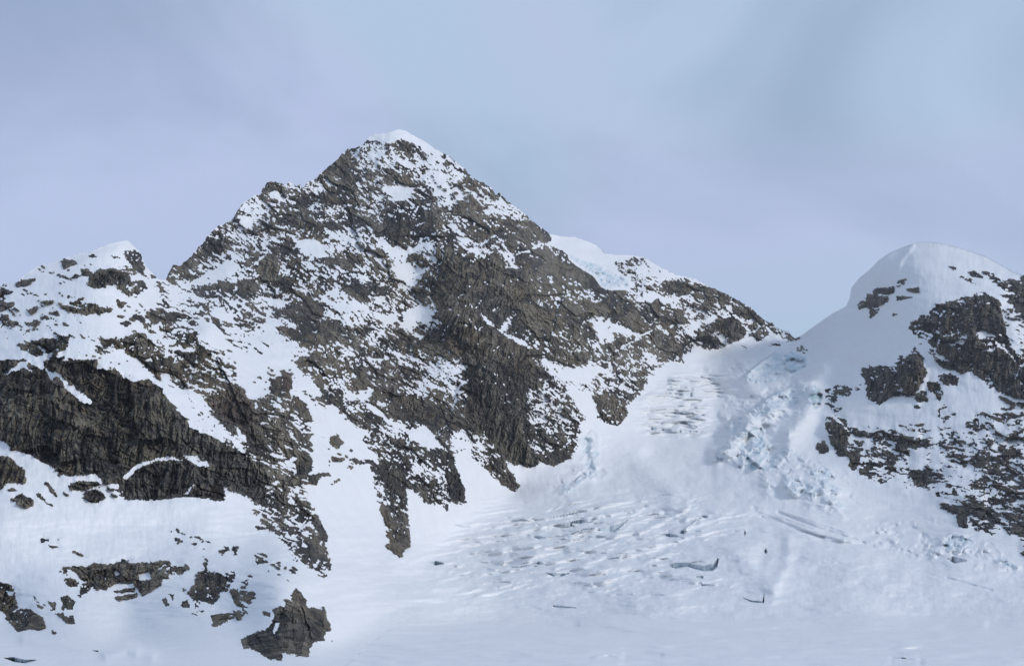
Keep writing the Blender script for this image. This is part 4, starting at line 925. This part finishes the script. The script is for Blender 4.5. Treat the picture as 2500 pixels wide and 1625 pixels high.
# back slopes: four more rows running down behind the crest
def with_back(Wg):
    top = Wg[0]
    rad = top.copy(); rad[:, 2] = 0; rad /= np.linalg.norm(rad, axis=1, keepdims=True)
    rows = []
    for k_, dz in ((1400, -1150), (700, -560), (260, -190), (60, -28)):
        q = top + rad * k_; q[:, 2] = np.maximum(top[:, 2] + dz, -5); rows.append(q)
    return np.concatenate([np.array(rows), Wg], 0)
NB = 4
Wr, Ws = with_back(Wr), with_back(Ws)
def pad(a, rowwise=None):
    if rowwise is None: rowwise = a[rowtop, cols]
    return np.concatenate([np.repeat(rowwise[None], NB, 0), a], 0)
reg_t = reg[np.minimum(rowtop + 1, NV - 1), cols]
regF = pad(reg, reg_t); dF = pad(d); pF = pad(pmap); oidF = pad(oid, np.zeros(NU, np.int16)); iceF = pad(ice, np.zeros(NU, np.float32)); darkF = pad(dark, np.zeros(NU, np.float32))
paleF, seepF, rustF, frF = pad(pale), pad(seep), pad(rust), pad(FR)
VF = np.concatenate([np.zeros((NB, NU)), VV], 0); NVF = NV + NB
# quad validity
q00 = (slice(0, -1), slice(0, -1)); q01 = (slice(0, -1), slice(1, None)); q10 = (slice(1, None), slice(0, -1)); q11 = (slice(1, None), slice(1, None))
belowL = np.concatenate([np.full((NB, NU), 1), (VV > VT[None])], 0).astype(bool)
valid = (belowL[q10] | belowL[q11])
valid[:NB] = True
IDX = np.arange(NVF * NU).reshape(NVF, NU)
quad = np.stack([IDX[q00], IDX[q10], IDX[q11], IDX[q01]], -1)

# ------------------------------------------------------------------ materials
def mat(name): 
    m = bpy.data.materials.new(name); m.use_nodes = True
    nt = m.node_tree; b = nt.nodes['Principled BSDF']; return m, nt, b
def N(nt, t, **kw):
    n = nt.nodes.new(t)
    for k, v in kw.items():
        if k in n.inputs: n.inputs[k].default_value = v
        else: setattr(n, k, v)
    return n
def mixc(nt, a, b, f):
    m = nt.nodes.new('ShaderNodeMix'); m.data_type = 'RGBA'
    for s_, v in (('A', a), ('B', b), ('Factor', f)):
        if isinstance(v, (tuple, float, int)): m.inputs[s_].default_value = v
        else: nt.links.new(v, m.inputs[s_])
    return m.outputs['Result']
def math_(nt, op, a, b=0.0, c=None):
    m = nt.nodes.new('ShaderNodeMath'); m.operation = op
    for i, v in enumerate((a, b, c)):
        if v is None: continue
        if isinstance(v, (float, int)): m.inputs[i].default_value = v
        else: nt.links.new(v, m.inputs[i])
    return m.outputs[0]
def ramp(nt, x, lo, hi):
    m = nt.nodes.new('ShaderNodeMapRange'); nt.links.new(x, m.inputs['Value'])
    m.inputs['From Min'].default_value = lo; m.inputs['From Max'].default_value = hi; return m.outputs['Result']

M_ROCK, nt, b = mat('rock')
tc = N(nt, 'ShaderNodeTexCoord')
att = N(nt, 'ShaderNodeAttribute', attribute_name='stone')
att2 = N(nt, 'ShaderNodeAttribute', attribute_name='facet')
sep = N(nt, 'ShaderNodeSeparateColor'); nt.links.new(att.outputs['Color'], sep.inputs[0])
def mapped(sc_):
    mp = N(nt, 'ShaderNodeMapping'); mp.inputs['Scale'].default_value = sc_; nt.links.new(tc.outputs['Object'], mp.inputs['Vector']); return mp.outputs['Vector']
n1 = N(nt, 'ShaderNodeTexNoise', Scale=1.0, Detail=4.0); nt.links.new(mapped((.006, .006, .004)), n1.inputs['Vector'])
n2 = N(nt, 'ShaderNodeTexNoise', Scale=1.0, Detail=6.0, Roughness=.65); nt.links.new(mapped((.13, .13, .022)), n2.inputs['Vector'])
n3 = N(nt, 'ShaderNodeTexNoise', Scale=1.0, Detail=5.0, Roughness=.7); nt.links.new(mapped((.25, .25, .2)), n3.inputs['Vector'])
c = mixc(nt, (.088, .082, .078, 1), (.165, .122, .066, 1), ramp(nt, n1.outputs['Fac'], .4, .6))
c = mixc(nt, c, (.27, .235, .175, 1), math_(nt, 'MULTIPLY', ramp(nt, att2.outputs['Fac'], .52, .78), .8))
c = mixc(nt, c, (.014, .014, .015, 1), math_(nt, 'MULTIPLY', ramp(nt, att2.outputs['Fac'], .42, .25), .9))
c = mixc(nt, c, (.32, .28, .185, 1), math_(nt, 'MULTIPLY', sep.outputs[0], .8))
c = mixc(nt, c, (.14, .062, .035, 1), math_(nt, 'MULTIPLY', sep.outputs[2], .55))
stre = ramp(nt, n2.outputs['Fac'], .50, .58)
lite = ramp(nt, n2.outputs['Fac'], .47, .38)
c = mixc(nt, c, (.19, .172, .135, 1), math_(nt, 'MULTIPLY', lite, .5))
n4 = N(nt, 'ShaderNodeTexNoise', Scale=1.0, Detail=5.0, Roughness=.6); nt.links.new(mapped((.014, .014, .008)), n4.inputs['Vector'])
c = mixc(nt, c, (.020, .020, .022, 1), math_(nt, 'MULTIPLY', ramp(nt, n4.outputs['Fac'], .52, .64), .6))
c = mixc(nt, c, (.022, .023, .026, 1), math_(nt, 'MULTIPLY', stre, .75))
seepf = math_(nt, 'MULTIPLY', sep.outputs[1], math_(nt, 'ADD', .45, ramp(nt, n2.outputs['Fac'], .38, .55)))
c = mixc(nt, c, (.012, .013, .017, 1), math_(nt, 'MINIMUM', seepf, .93))
c = mixc(nt, c, (.20, .19, .165, 1), math_(nt, 'MULTIPLY', ramp(nt, n3.outputs['Fac'], .54, .72), .6))
n5 = N(nt, 'ShaderNodeTexNoise', Scale=1.0, Detail=4.0, Roughness=.6); nt.links.new(mapped((.32, .32, .03)), n5.inputs['Vector'])
c = mixc(nt, c, (.012, .012, .014, 1), math_(nt, 'MULTIPLY', ramp(nt, n5.outputs['Fac'], .53, .60), .75))
c = mixc(nt, c, (.23, .205, .155, 1), math_(nt, 'MULTIPLY', ramp(nt, n5.outputs['Fac'], .46, .34), .45))
nt.links.new(c, b.inputs['Base Color'])
b.inputs['Roughness'].default_value = .85
b.inputs['Specular IOR Level'].default_value = .25
bp = N(nt, 'ShaderNodeBump', Strength=.9, Distance=2.2); nt.links.new(n3.outputs['Fac'], bp.inputs['Height'])
bp2 = N(nt, 'ShaderNodeBump', Strength=.8, Distance=3.0); nt.links.new(n2.outputs['Fac'], bp2.inputs['Height']); nt.links.new(bp.outputs[0], bp2.inputs['Normal'])
nt.links.new(bp2.outputs[0], b.inputs['Normal'])

def snow_material(name, col):
    m, nt, b = mat(name)
    tc = N(nt, 'ShaderNodeTexCoord')
    mp = N(nt, 'ShaderNodeMapping'); mp.inputs['Scale'].default_value = (.05, .05, .05); nt.links.new(tc.outputs['Object'], mp.inputs['Vector'])
    n = N(nt, 'ShaderNodeTexNoise', Scale=1.0, Detail=6.0, Roughness=.6); nt.links.new(mp.outputs[0], n.inputs['Vector'])
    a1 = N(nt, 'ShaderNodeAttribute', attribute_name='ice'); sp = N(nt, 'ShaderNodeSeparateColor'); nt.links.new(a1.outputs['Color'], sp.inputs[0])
    c = mixc(nt, col, tuple(x * .965 for x in col[:3]) + (1,), ramp(nt, n.outputs['Fac'], .35, .65))
    mp2 = N(nt, 'ShaderNodeMapping'); mp2.inputs['Scale'].default_value = (.05, .05, .12); nt.links.new(tc.outputs['Object'], mp2.inputs['Vector'])
    n2 = N(nt, 'ShaderNodeTexNoise', Scale=1.0, Detail=5.0); nt.links.new(mp2.outputs[0], n2.inputs['Vector'])
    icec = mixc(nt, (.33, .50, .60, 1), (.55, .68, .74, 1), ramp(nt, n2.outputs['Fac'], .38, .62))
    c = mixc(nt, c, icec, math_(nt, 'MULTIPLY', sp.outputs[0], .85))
    c = mixc(nt, c, (.09, .13, .17, 1), math_(nt, 'MULTIPLY', sp.outputs[1], .8))  # painted shade of the crevasse slots, mixed over the ice colour
    nt.links.new(c, b.inputs['Base Color'])
    b.inputs['Roughness'].default_value = .7
    b.inputs['Specular IOR Level'].default_value = .2
    bp = N(nt, 'ShaderNodeBump', Strength=.5, Distance=1.6); nt.links.new(n.outputs['Fac'], bp.inputs['Height'])
    mp3 = N(nt, 'ShaderNodeMapping'); mp3.inputs['Scale'].default_value = (.16, .5, .35); mp3.inputs['Rotation'].default_value = (0, 0, .35); nt.links.new(tc.outputs['Object'], mp3.inputs['Vector'])
    n5 = N(nt, 'ShaderNodeTexNoise', Scale=1.0, Detail=5.0, Roughness=.6); nt.links.new(mp3.outputs[0], n5.inputs['Vector'])
    bq = N(nt, 'ShaderNodeBump', Strength=.45, Distance=.5); nt.links.new(n5.outputs['Fac'], bq.inputs['Height']); nt.links.new(bp.outputs[0], bq.inputs['Normal'])
    nt.links.new(bq.outputs[0], b.inputs['Normal'])
    return m
M_SNOW = snow_material('snow', (.86, .868, .875, 1))

# ------------------------------------------------------------------ mesh building
def build(name, W, faces, material, smooth, attrs, parent=None):
    used, inv = np.unique(faces.ravel(), return_inverse=True)
    co = W.reshape(-1, 3)[used].astype(np.float32); n = len(faces)
    me = bpy.data.meshes.new(name)
    me.vertices.add(len(co)); me.vertices.foreach_set('co', co.ravel())
    me.loops.add(n * 4); me.loops.foreach_set('vertex_index', inv.astype(np.int32).ravel())
    me.polygons.add(n)
    me.polygons.foreach_set('loop_start', np.arange(0, n * 4, 4, dtype=np.int32))
    me.polygons.foreach_set('use_smooth', np.full(n, smooth))
    me.update(calc_edges=True)
    for an, kind, arr in attrs:
        if kind == 'FLOAT':
            at = me.attributes.new(an, 'FLOAT', 'POINT'); at.data.foreach_set('value', arr.reshape(-1)[used].astype(np.float32))
        else:
            at = me.attributes.new(an, 'FLOAT_COLOR', 'POINT')
            at.data.foreach_set('color', arr.reshape(-1, 4)[used].astype(np.float32).ravel())
    me.materials.append(material)
    o = bpy.data.objects.new(name, me); SC.collection.objects.link(o)
    if parent: o.parent = parent
    return o
stone = np.stack([paleF, seepF, rustF, np.ones_like(paleF)], -1)
ice_shade = np.stack([iceF, darkF, iceF * 0, np.ones_like(iceF)], -1)
RA = [('stone', 'COL', stone), ('facet', 'FLOAT', frF)]; SA = [('ice', 'COL', ice_shade)]
band = .12
dmin = np.minimum(np.minimum(dF[q00], dF[q01]), np.minimum(dF[q10], dF[q11])); dmax = np.maximum(np.maximum(dF[q00], dF[q01]), np.maximum(dF[q10], dF[q11]))
rock_ok = valid & (dmin < .03) & (VF[q10] > 0); snow_ok = valid & (dmax > -.03)
rock_ok[:NB] = False; snow_ok[:NB] = True
regQ = regF[q11]; oidQ = np.maximum(oidF[q11], oidF[q00]); uQ = np.concatenate([np.zeros((NB, NU)), UU], 0)[q11]; vQ = VF[q11]

def tag(o, label, cat=None, group=None, kind=None):
    o['label'] = label
    if cat: o['category'] = cat
    if group: o['group'] = group
    if kind: o['kind'] = kind

# rock outcrops that stand alone in the snow: things of their own (outline in a tile, slightly generous)
OUT = [
 ('large triangular rock outcrop at the very foot of the near ridge, rising from flat snow','P',[(270,550),(380,470),(540,400),(540,280),(640,240),(670,180),(755,80),(870,240),(1010,240),(1075,400),(1070,500),(900,720),(640,740),(350,650)],'rock_outcrop'),
 ('small square rock left above the large triangular outcrop','P',[(455,285),(555,290),(556,372),(455,372)],'rock_outcrop'),
 ('lone small boulder on the snow right of the large triangular outcrop','P',[(1030,535),(1085,535),(1085,588),(1030,588)],'boulder'),
 ('rounded rock knob below the twin square-cut crags','C',[(1950,1030),(2200,1020),(2140,1170),(2050,1220),(1960,1170)],'rock_outcrop'),
 ('broad dark broken rock band across the lower snow slope','C',[(510,640),(640,580),(900,540),(1210,510),(1630,540),(1800,600),(1740,700),(1540,780),(1330,915),(1270,800),(900,840),(760,930),(620,820),(570,740)],'rock_band'),
 ('twin square-cut brown crags side by side, right end of the rock band','C',[(1740,870),(1830,740),(1850,640),(2050,630),(2240,590),(2240,760),(2090,910),(1990,1025),(1850,1030),(1800,950)],'rock_outcrop'),
 ('thin rock slab under the broad rock band, upper of two','C',[(1060,815),(1290,800),(1285,852),(1080,858)],'rock_outcrop'),
 ('thin rock slab under the broad rock band, lower of two','C',[(1060,880),(1300,856),(1305,930),(1150,955)],'rock_outcrop'),
 ('oval brown boulder below the right end of the rock band','C',[(1490,895),(1578,885),(1630,985),(1570,1015)],'boulder'),
 ('pointed boulder touching the oval brown boulder on its upper right','C',[(1575,845),(1655,855),(1650,955),(1600,920)],'boulder'),
 ('leaning brown rock left of the twin square-cut crags','C',[(1680,985),(1755,885),(1805,950),(1800,1020)],'boulder'),
 ('dark rounded crag at the bottom left picture edge','C',[(-300,740),(90,740),(170,830),(180,980),(320,990),(450,1190),(330,1215),(150,1245),(40,1130),(-300,960)],'rock_outcrop'),
 ('hook-shaped rock right of the dark rounded crag','C',[(545,880),(645,860),(725,950),(735,1170),(640,1170),(500,1060)],'rock_outcrop'),
 ('narrow split rock between the rounded crag and the hooked rock','C',[(435,915),(545,925),(545,1035),(480,1045)],'rock_outcrop'),
 ('small ragged rock just above and right of the dark rounded crag','C',[(285,840),(380,920),(455,965),(380,1035),(320,980)],'rock_outcrop'),
 ('little flat rock below the narrow split rock','C',[(475,1200),(560,1225),(500,1265)],'boulder'),
 ('pair of small dark stones in the open slope, upper left','C',[(365,325),(480,325),(480,385),(370,385)],'boulder'),
 ('small horned stone on the open slope','C',[(508,340),(580,340),(580,385),(520,385)],'boulder'),
 ('spindle-shaped stone below the pair of small dark stones','C',[(435,388),(585,412),(490,458)],'boulder'),
 ('long thin stone lying down-slope of the spindle-shaped stone','C',[(670,440),(810,508),(725,515)],'boulder'),
 ('tiny sliver of rock at the left edge of the open slope','C',[(60,605),(165,640),(95,650)],'boulder'),
 ('whale-shaped black rock under the great cliff, far left','B',[(70,1430),(170,1350),(240,1345),(320,1390),(345,1470),(300,1525),(220,1530),(140,1470)],'rock_outcrop'),
 ('dark cleft rock at the left edge under the great cliff','B',[(-400,980),(0,990),(110,1015),(230,1140),(265,1245),(200,1290),(90,1295),(20,1350),(-400,1340)],'rock_outcrop'),
 ('flat-topped brown rock with snow cap at the foot of the great cliff','B',[(625,1290),(780,1232),(930,1240),(985,1290),(860,1335),(760,1345),(650,1335)],'rock_outcrop'),
 ('egg-shaped reddish rock right below the flat-topped one','B',[(745,1395),(860,1340),(975,1325),(1040,1425),(890,1480),(790,1450)],'rock_outcrop'),
 ('tiny reddish stone left of the egg-shaped rock','B',[(585,1348),(675,1372),(630,1402)],'boulder'),
 ('string of three narrow rocks slanting down the snow, far left','B',[(405,1255),(470,1250),(560,1412),(500,1400)],'rock_outcrop'),
 ('second string of narrow rocks, left of the first','B',[(315,1345),(380,1345),(450,1440),(520,1460),(490,1535),(435,1475),(335,1405)],'rock_outcrop'),
 ('small dark boulder high on the left snow slope','A',[(240,795),(350,750),(375,800),(300,850)],'boulder'),
 ('flat dark boulder below the high snow shoulder, left','A',[(270,945),(330,880),(415,905),(335,972)],'boulder'),
 ('little oval stone above the flat dark boulder','A',[(370,868),(440,843),(475,875),(400,898)],'boulder'),
 ('small notched stone right of the left snow shoulder','A',[(395,700),(515,700),(515,745),(425,758)],'boulder'),
 ('slanting stone under the notched stone','A',[(570,890),(680,950),(595,955)],'boulder'),
 ('long brown rock rib bulging from the middle of the ridge snow','A',[(570,800),(650,700),(780,655),(830,690),(960,745),(1110,790),(960,865),(800,870),(690,860)],'rock_outcrop'),
 ('diamond-shaped rock right of the long brown rib','A',[(1075,685),(1215,740),(1130,785)],'boulder'),
 ('angular rock with a snow roof near the summit of the near ridge','A',[(580,325),(700,300),(760,355),(600,425)],'rock_outcrop'),
 ('thin dark rock strip along the left skyline of the near ridge','A',[(140,530),(220,505),(370,485),(290,565),(150,590)],'rock_outcrop'),
 ('rectangular brown crag above the great cliff, left','A',[(130,1120),(250,1090),(400,1050),(680,1025),(660,1180),(560,1220),(400,1250),(320,1270),(160,1190)],'rock_outcrop'),
 ('wedge-shaped brown crag above the great cliff, centre','A',[(920,1100),(1090,1040),(1340,990),(1470,1070),(1490,1170),(1400,1270),(1330,1295),(1200,1250),(1150,1200),(1150,1175),(990,1165)],'rock_outcrop'),
 ('drop-shaped stone left of the wedge-shaped crag','A',[(885,1125),(985,1140),(975,1205),(925,1195)],'boulder'),
 ('ring-shaped dark rock in the couloir snow','E',[(1160,1225),(1240,1180),(1345,1265),(1300,1320),(1180,1290)],'rock_outcrop'),
 ('cat-shaped rock ledge in the upper couloir','F',[(955,235),(1180,185),(1200,245),(1300,240),(1290,300),(1180,390),(1100,370),(1060,330),(960,325)],'rock_outcrop'),
 ('dark flat rock in the couloir above the ledge','E',[(1170,1395),(1340,1415),(1330,1465),(1200,1455)],'rock_outcrop'),
 ('arrow-shaped rock in the snow between rock bands','F',[(440,980),(570,920),(630,1060),(490,1100)],'rock_outcrop'),
 ('antler-shaped brown rock below the arrow-shaped one','F',[(325,1235),(380,1160),(445,1165),(450,1250),(345,1320)],'rock_outcrop'),
 ('reddish triangular rock at the lower left foot of the dome crags','M',[(350,700),(440,675),(505,770),(420,820),(350,770)],'rock_outcrop'),
 ('dark wedge of rock standing below the scattered crags of the dome','M',[(1215,950),(1310,945),(1445,1040),(1390,1130),(1270,1105)],'rock_outcrop'),
 ('squarish dark rock at the bottom of the right-hand crags','M',[(1665,1365),(1795,1365),(1815,1515),(1750,1530),(1675,1460)],'rock_outcrop'),
]
outq = np.zeros(regQ.shape, np.int16); pQ = pF[q11]
for k, (lb, t, pts, nm) in enumerate(OUT, 1):
    P = src(t, pts); i0, i1 = np.searchsorted(V, [P[:, 1].min() - 4, P[:, 1].max() + 4]); j0, j1 = np.searchsorted(U, [P[:, 0].min() - 4, P[:, 0].max() + 4])
    w = (slice(i0 + NB, i1 + NB), slice(j0, j1))
    outq[w] = np.where(inside(P, uQ[w], vQ[w]), k, outq[w])

PARTS = [
 ('cliff', 4, 'B', [(-600,100),(240,90),(620,60),(930,100),(1080,190),(1530,350),(1850,730),(2330,1050),(2330,1400),(2110,1320),(1900,1180),(1300,1180),(1100,1290),(900,1210),(500,1150),(-600,830)], 'great dark cliff streaked with black seepage'),
 ('crag', 4, 'B', [(1100,1290),(1300,1100),(1700,1040),(2000,1120),(2130,1310),(2120,1460),(1100,1450)], 'hump-shaped crag under the right end of the great cliff'),
 ('rock_wall', 4, 'E', [(-80,880),(350,740),(500,900),(500,1300),(580,1430),(400,1300),(40,950)], 'brown rock wall right of the great cliff'),
 ('rock_slab', 3, 'D', [(860,1000),(900,900),(980,840),(1070,860),(1110,1000),(1070,1120),(910,1100)], 'pale olive slab'),
 ('rock_wall', 3, 'I', [(740,0),(960,0),(1200,300),(1400,680),(1330,740),(1180,720),(1050,600),(900,400),(760,300)], 'smooth slanting wall with a rusty streak'),
 ('buttress', 3, 'G', [(560,720),(830,700),(860,860),(900,980),(920,1200),(860,1400),(820,1130),(560,1150),(400,1150),(350,1020),(340,780)], 'dark blocky buttress below the summit'),
 ('rock_tongue', 3, 'I', [(880,740),(1000,670),(1080,660),(1260,910),(1180,1000)], 'short tongue of rock pointing into the snow'),
 ('rock_rib', 3, 'F', [(1640,250),(1900,250),(1990,700),(1960,900),(1860,1030),(1680,900)], 'long dark rib reaching lowest into the snow'),
 ('crag', 1, 'J', [(1480,1010),(1590,940),(1700,910),(1850,1060),(1830,1150),(1740,1200),(1600,1140)], 'large round-topped crag above the col'),
 ('cliff', 2, 'L', [(1360,850),(1480,730),(1880,620),(2100,700),(2260,1240),(2600,1400),(2600,1650),(2000,1540),(1560,1350),(1440,1130),(1360,1060)], 'black striped cliff under the snow dome'),
 ('crag', 2, 'M', [(780,0),(1130,0),(1130,160),(1080,240),(960,370),(830,310)], 'left one of two black crags'),
 ('crag', 2, 'M', [(1135,-70),(1400,-60),(1400,80),(1270,240),(1180,170)], 'right one of two black crags'),
]
partq = np.zeros(regQ.shape, np.int16)
for k, (nm, rg, t, pts, lb) in enumerate(PARTS, 1):
    P = src(t, pts); partq[inside(P, uQ, vQ) & (outq == 0) & (regQ == rg)] = k
qn = np.cross((Ws[1:, 1:] - Ws[:-1, :-1]).reshape(-1, 3), (Ws[:-1, 1:] - Ws[1:, :-1]).reshape(-1, 3)).reshape(regQ.shape + (3,))
steep = np.abs(qn[..., 2]) < .62 * np.linalg.norm(qn, axis=-1)
st_ = blur(steep.astype(np.float32), 1, 1) > .5
STRUCT = {3: ('main_peak', 'tall pyramid-shaped rocky mountain with a small snow-capped summit'),
          4: ('near_ridge', 'near rocky ridge with a great dark cliff on the left'),
          2: ('snow_dome_peak', 'mountain on the right with a rounded snow dome above black crags'),
          1: ('far_shoulder', 'far rocky shoulder with a hanging glacier sloping down to the col'),
          0: ('glacier', 'crevassed glacier tongue descending between the peaks'),
          5: ('snowfield', 'flat wind-rippled snowfield in the foreground')}
tot = 0; LEFT = np.zeros(regQ.shape, bool)
GRP = {'boulder': 'boulders lying in the snow', 'rock_outcrop': 'rock outcrops standing out of the snow'}
for k, (lb, t, pts, nm) in enumerate(OUT, 1):
    m = rock_ok & (outq == k)
    if m.sum() < 2: print('EMPTY outcrop', lb); continue
    big = m.sum() > 500
    if big:
        cc = Wr.reshape(-1, 3)[quad[m].ravel()]; base = (cc[:, 0].mean(), cc[:, 1].mean(), cc[:, 2].min())
        o = bpy.data.objects.new(nm, None); SC.collection.objects.link(o); o.location = base; o.empty_display_size = 5
        q_ = build('rock_body', Wr, quad[m], M_ROCK, False, RA, o); q_.location = tuple(-x for x in base)
    else:
        o = build(nm, Wr, quad[m], M_ROCK, False, RA)
    tag(o, lb, nm.replace('_', ' '), GRP.get(nm)); tot += m.sum()
    m2 = snow_ok & (outq == k) & (pQ > .6) & (oidQ == 0)
    if m2.sum() > 3 and big:
        q_ = build('snow_patch', Ws, quad[m2], M_SNOW, True, SA, o); q_.location = tuple(-x for x in base); q_['kind'] = 'stuff'; tot += m2.sum()
    elif m2.any(): LEFT[m2] = True
for k, (nm, lb) in STRUCT.items():
    sm = snow_ok & (regQ == k) & (oidQ == 0) & (~((outq > 0) & (pQ > .6)) | LEFT)
    rm = rock_ok & (regQ == k) & (outq == 0) & (partq == 0)
    if rm.sum() > 400:
        root = build(nm, Wr, quad[rm], M_ROCK, False, RA); tag(root, lb, kind='structure')
        cap = sm & (k == 3) & (vQ < 352) & (uQ > 860) & (uQ < 1090)
        ch = build('snow_cover', Ws, quad[sm & ~cap], M_SNOW, True, SA, root)
        if cap.any(): build('summit_snow_cap', Ws, quad[cap], M_SNOW, True, SA, root)
        for j, (pn, rg, t, pts, pl) in enumerate(PARTS, 1):
            pmk = rock_ok & (partq == j)
            if rg == k and pmk.any(): build(pn, Wr, quad[pmk], M_ROCK, False, RA, root)['label'] = pl; tot += pmk.sum()
        tot += rm.sum() + sm.sum()
    else:
        root = build(nm, Ws, quad[sm], M_SNOW, True, SA); tag(root, lb, kind='structure'); tot += sm.sum()
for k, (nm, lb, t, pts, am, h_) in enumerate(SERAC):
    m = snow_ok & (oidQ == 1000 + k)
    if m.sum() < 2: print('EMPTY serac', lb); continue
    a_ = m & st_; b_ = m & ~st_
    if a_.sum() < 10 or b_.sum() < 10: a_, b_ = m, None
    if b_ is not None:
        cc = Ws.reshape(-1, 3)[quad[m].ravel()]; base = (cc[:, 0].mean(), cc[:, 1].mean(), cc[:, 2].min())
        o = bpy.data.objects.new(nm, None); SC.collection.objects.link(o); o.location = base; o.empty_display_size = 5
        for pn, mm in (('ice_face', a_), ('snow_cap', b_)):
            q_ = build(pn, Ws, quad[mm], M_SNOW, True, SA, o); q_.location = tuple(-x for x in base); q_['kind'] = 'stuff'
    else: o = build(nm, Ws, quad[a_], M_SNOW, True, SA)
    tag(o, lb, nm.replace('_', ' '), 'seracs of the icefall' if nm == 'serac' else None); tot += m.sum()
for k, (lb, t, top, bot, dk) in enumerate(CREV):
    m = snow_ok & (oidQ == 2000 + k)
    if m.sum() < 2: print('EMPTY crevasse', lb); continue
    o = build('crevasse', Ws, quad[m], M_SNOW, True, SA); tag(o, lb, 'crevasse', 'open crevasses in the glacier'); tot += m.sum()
print('TRIANGLES', tot * 2)

# ------------------------------------------------------------------ the air
hm = bpy.data.materials.new('air'); hm.use_nodes = True; hn = hm.node_tree; hn.nodes.clear()
ho = hn.nodes.new('ShaderNodeOutputMaterial'); hv = hn.nodes.new('ShaderNodeVolumePrincipled')
hv.inputs['Color'].default_value = (.93, .95, 1.0, 1); hv.inputs['Density'].default_value = HAZE; hv.inputs['Anisotropy'].default_value = .2
hn.links.new(hv.outputs[0], ho.inputs['Volume'])
x0, x1, y0, y1, z0, z1 = -2600, 3200, -200, 5400, -60, 1250
hme = bpy.data.meshes.new('haze')
hme.from_pydata([(x, y, z) for x in (x0, x1) for y in (y0, y1) for z in (z0, z1)], [], [(0,1,3,2),(4,6,7,5),(0,4,5,1),(2,3,7,6),(0,2,6,4),(1,5,7,3)])
hme.materials.append(hm)
hz = bpy.data.objects.new('haze', hme); SC.collection.objects.link(hz); tag(hz, 'thin cold air between the peaks', kind='stuff')
print('BOUNDS', Ws.reshape(-1,3).min(0), Ws.reshape(-1,3).max(0), Wr.reshape(-1,3).min(0), Wr.reshape(-1,3).max(0))
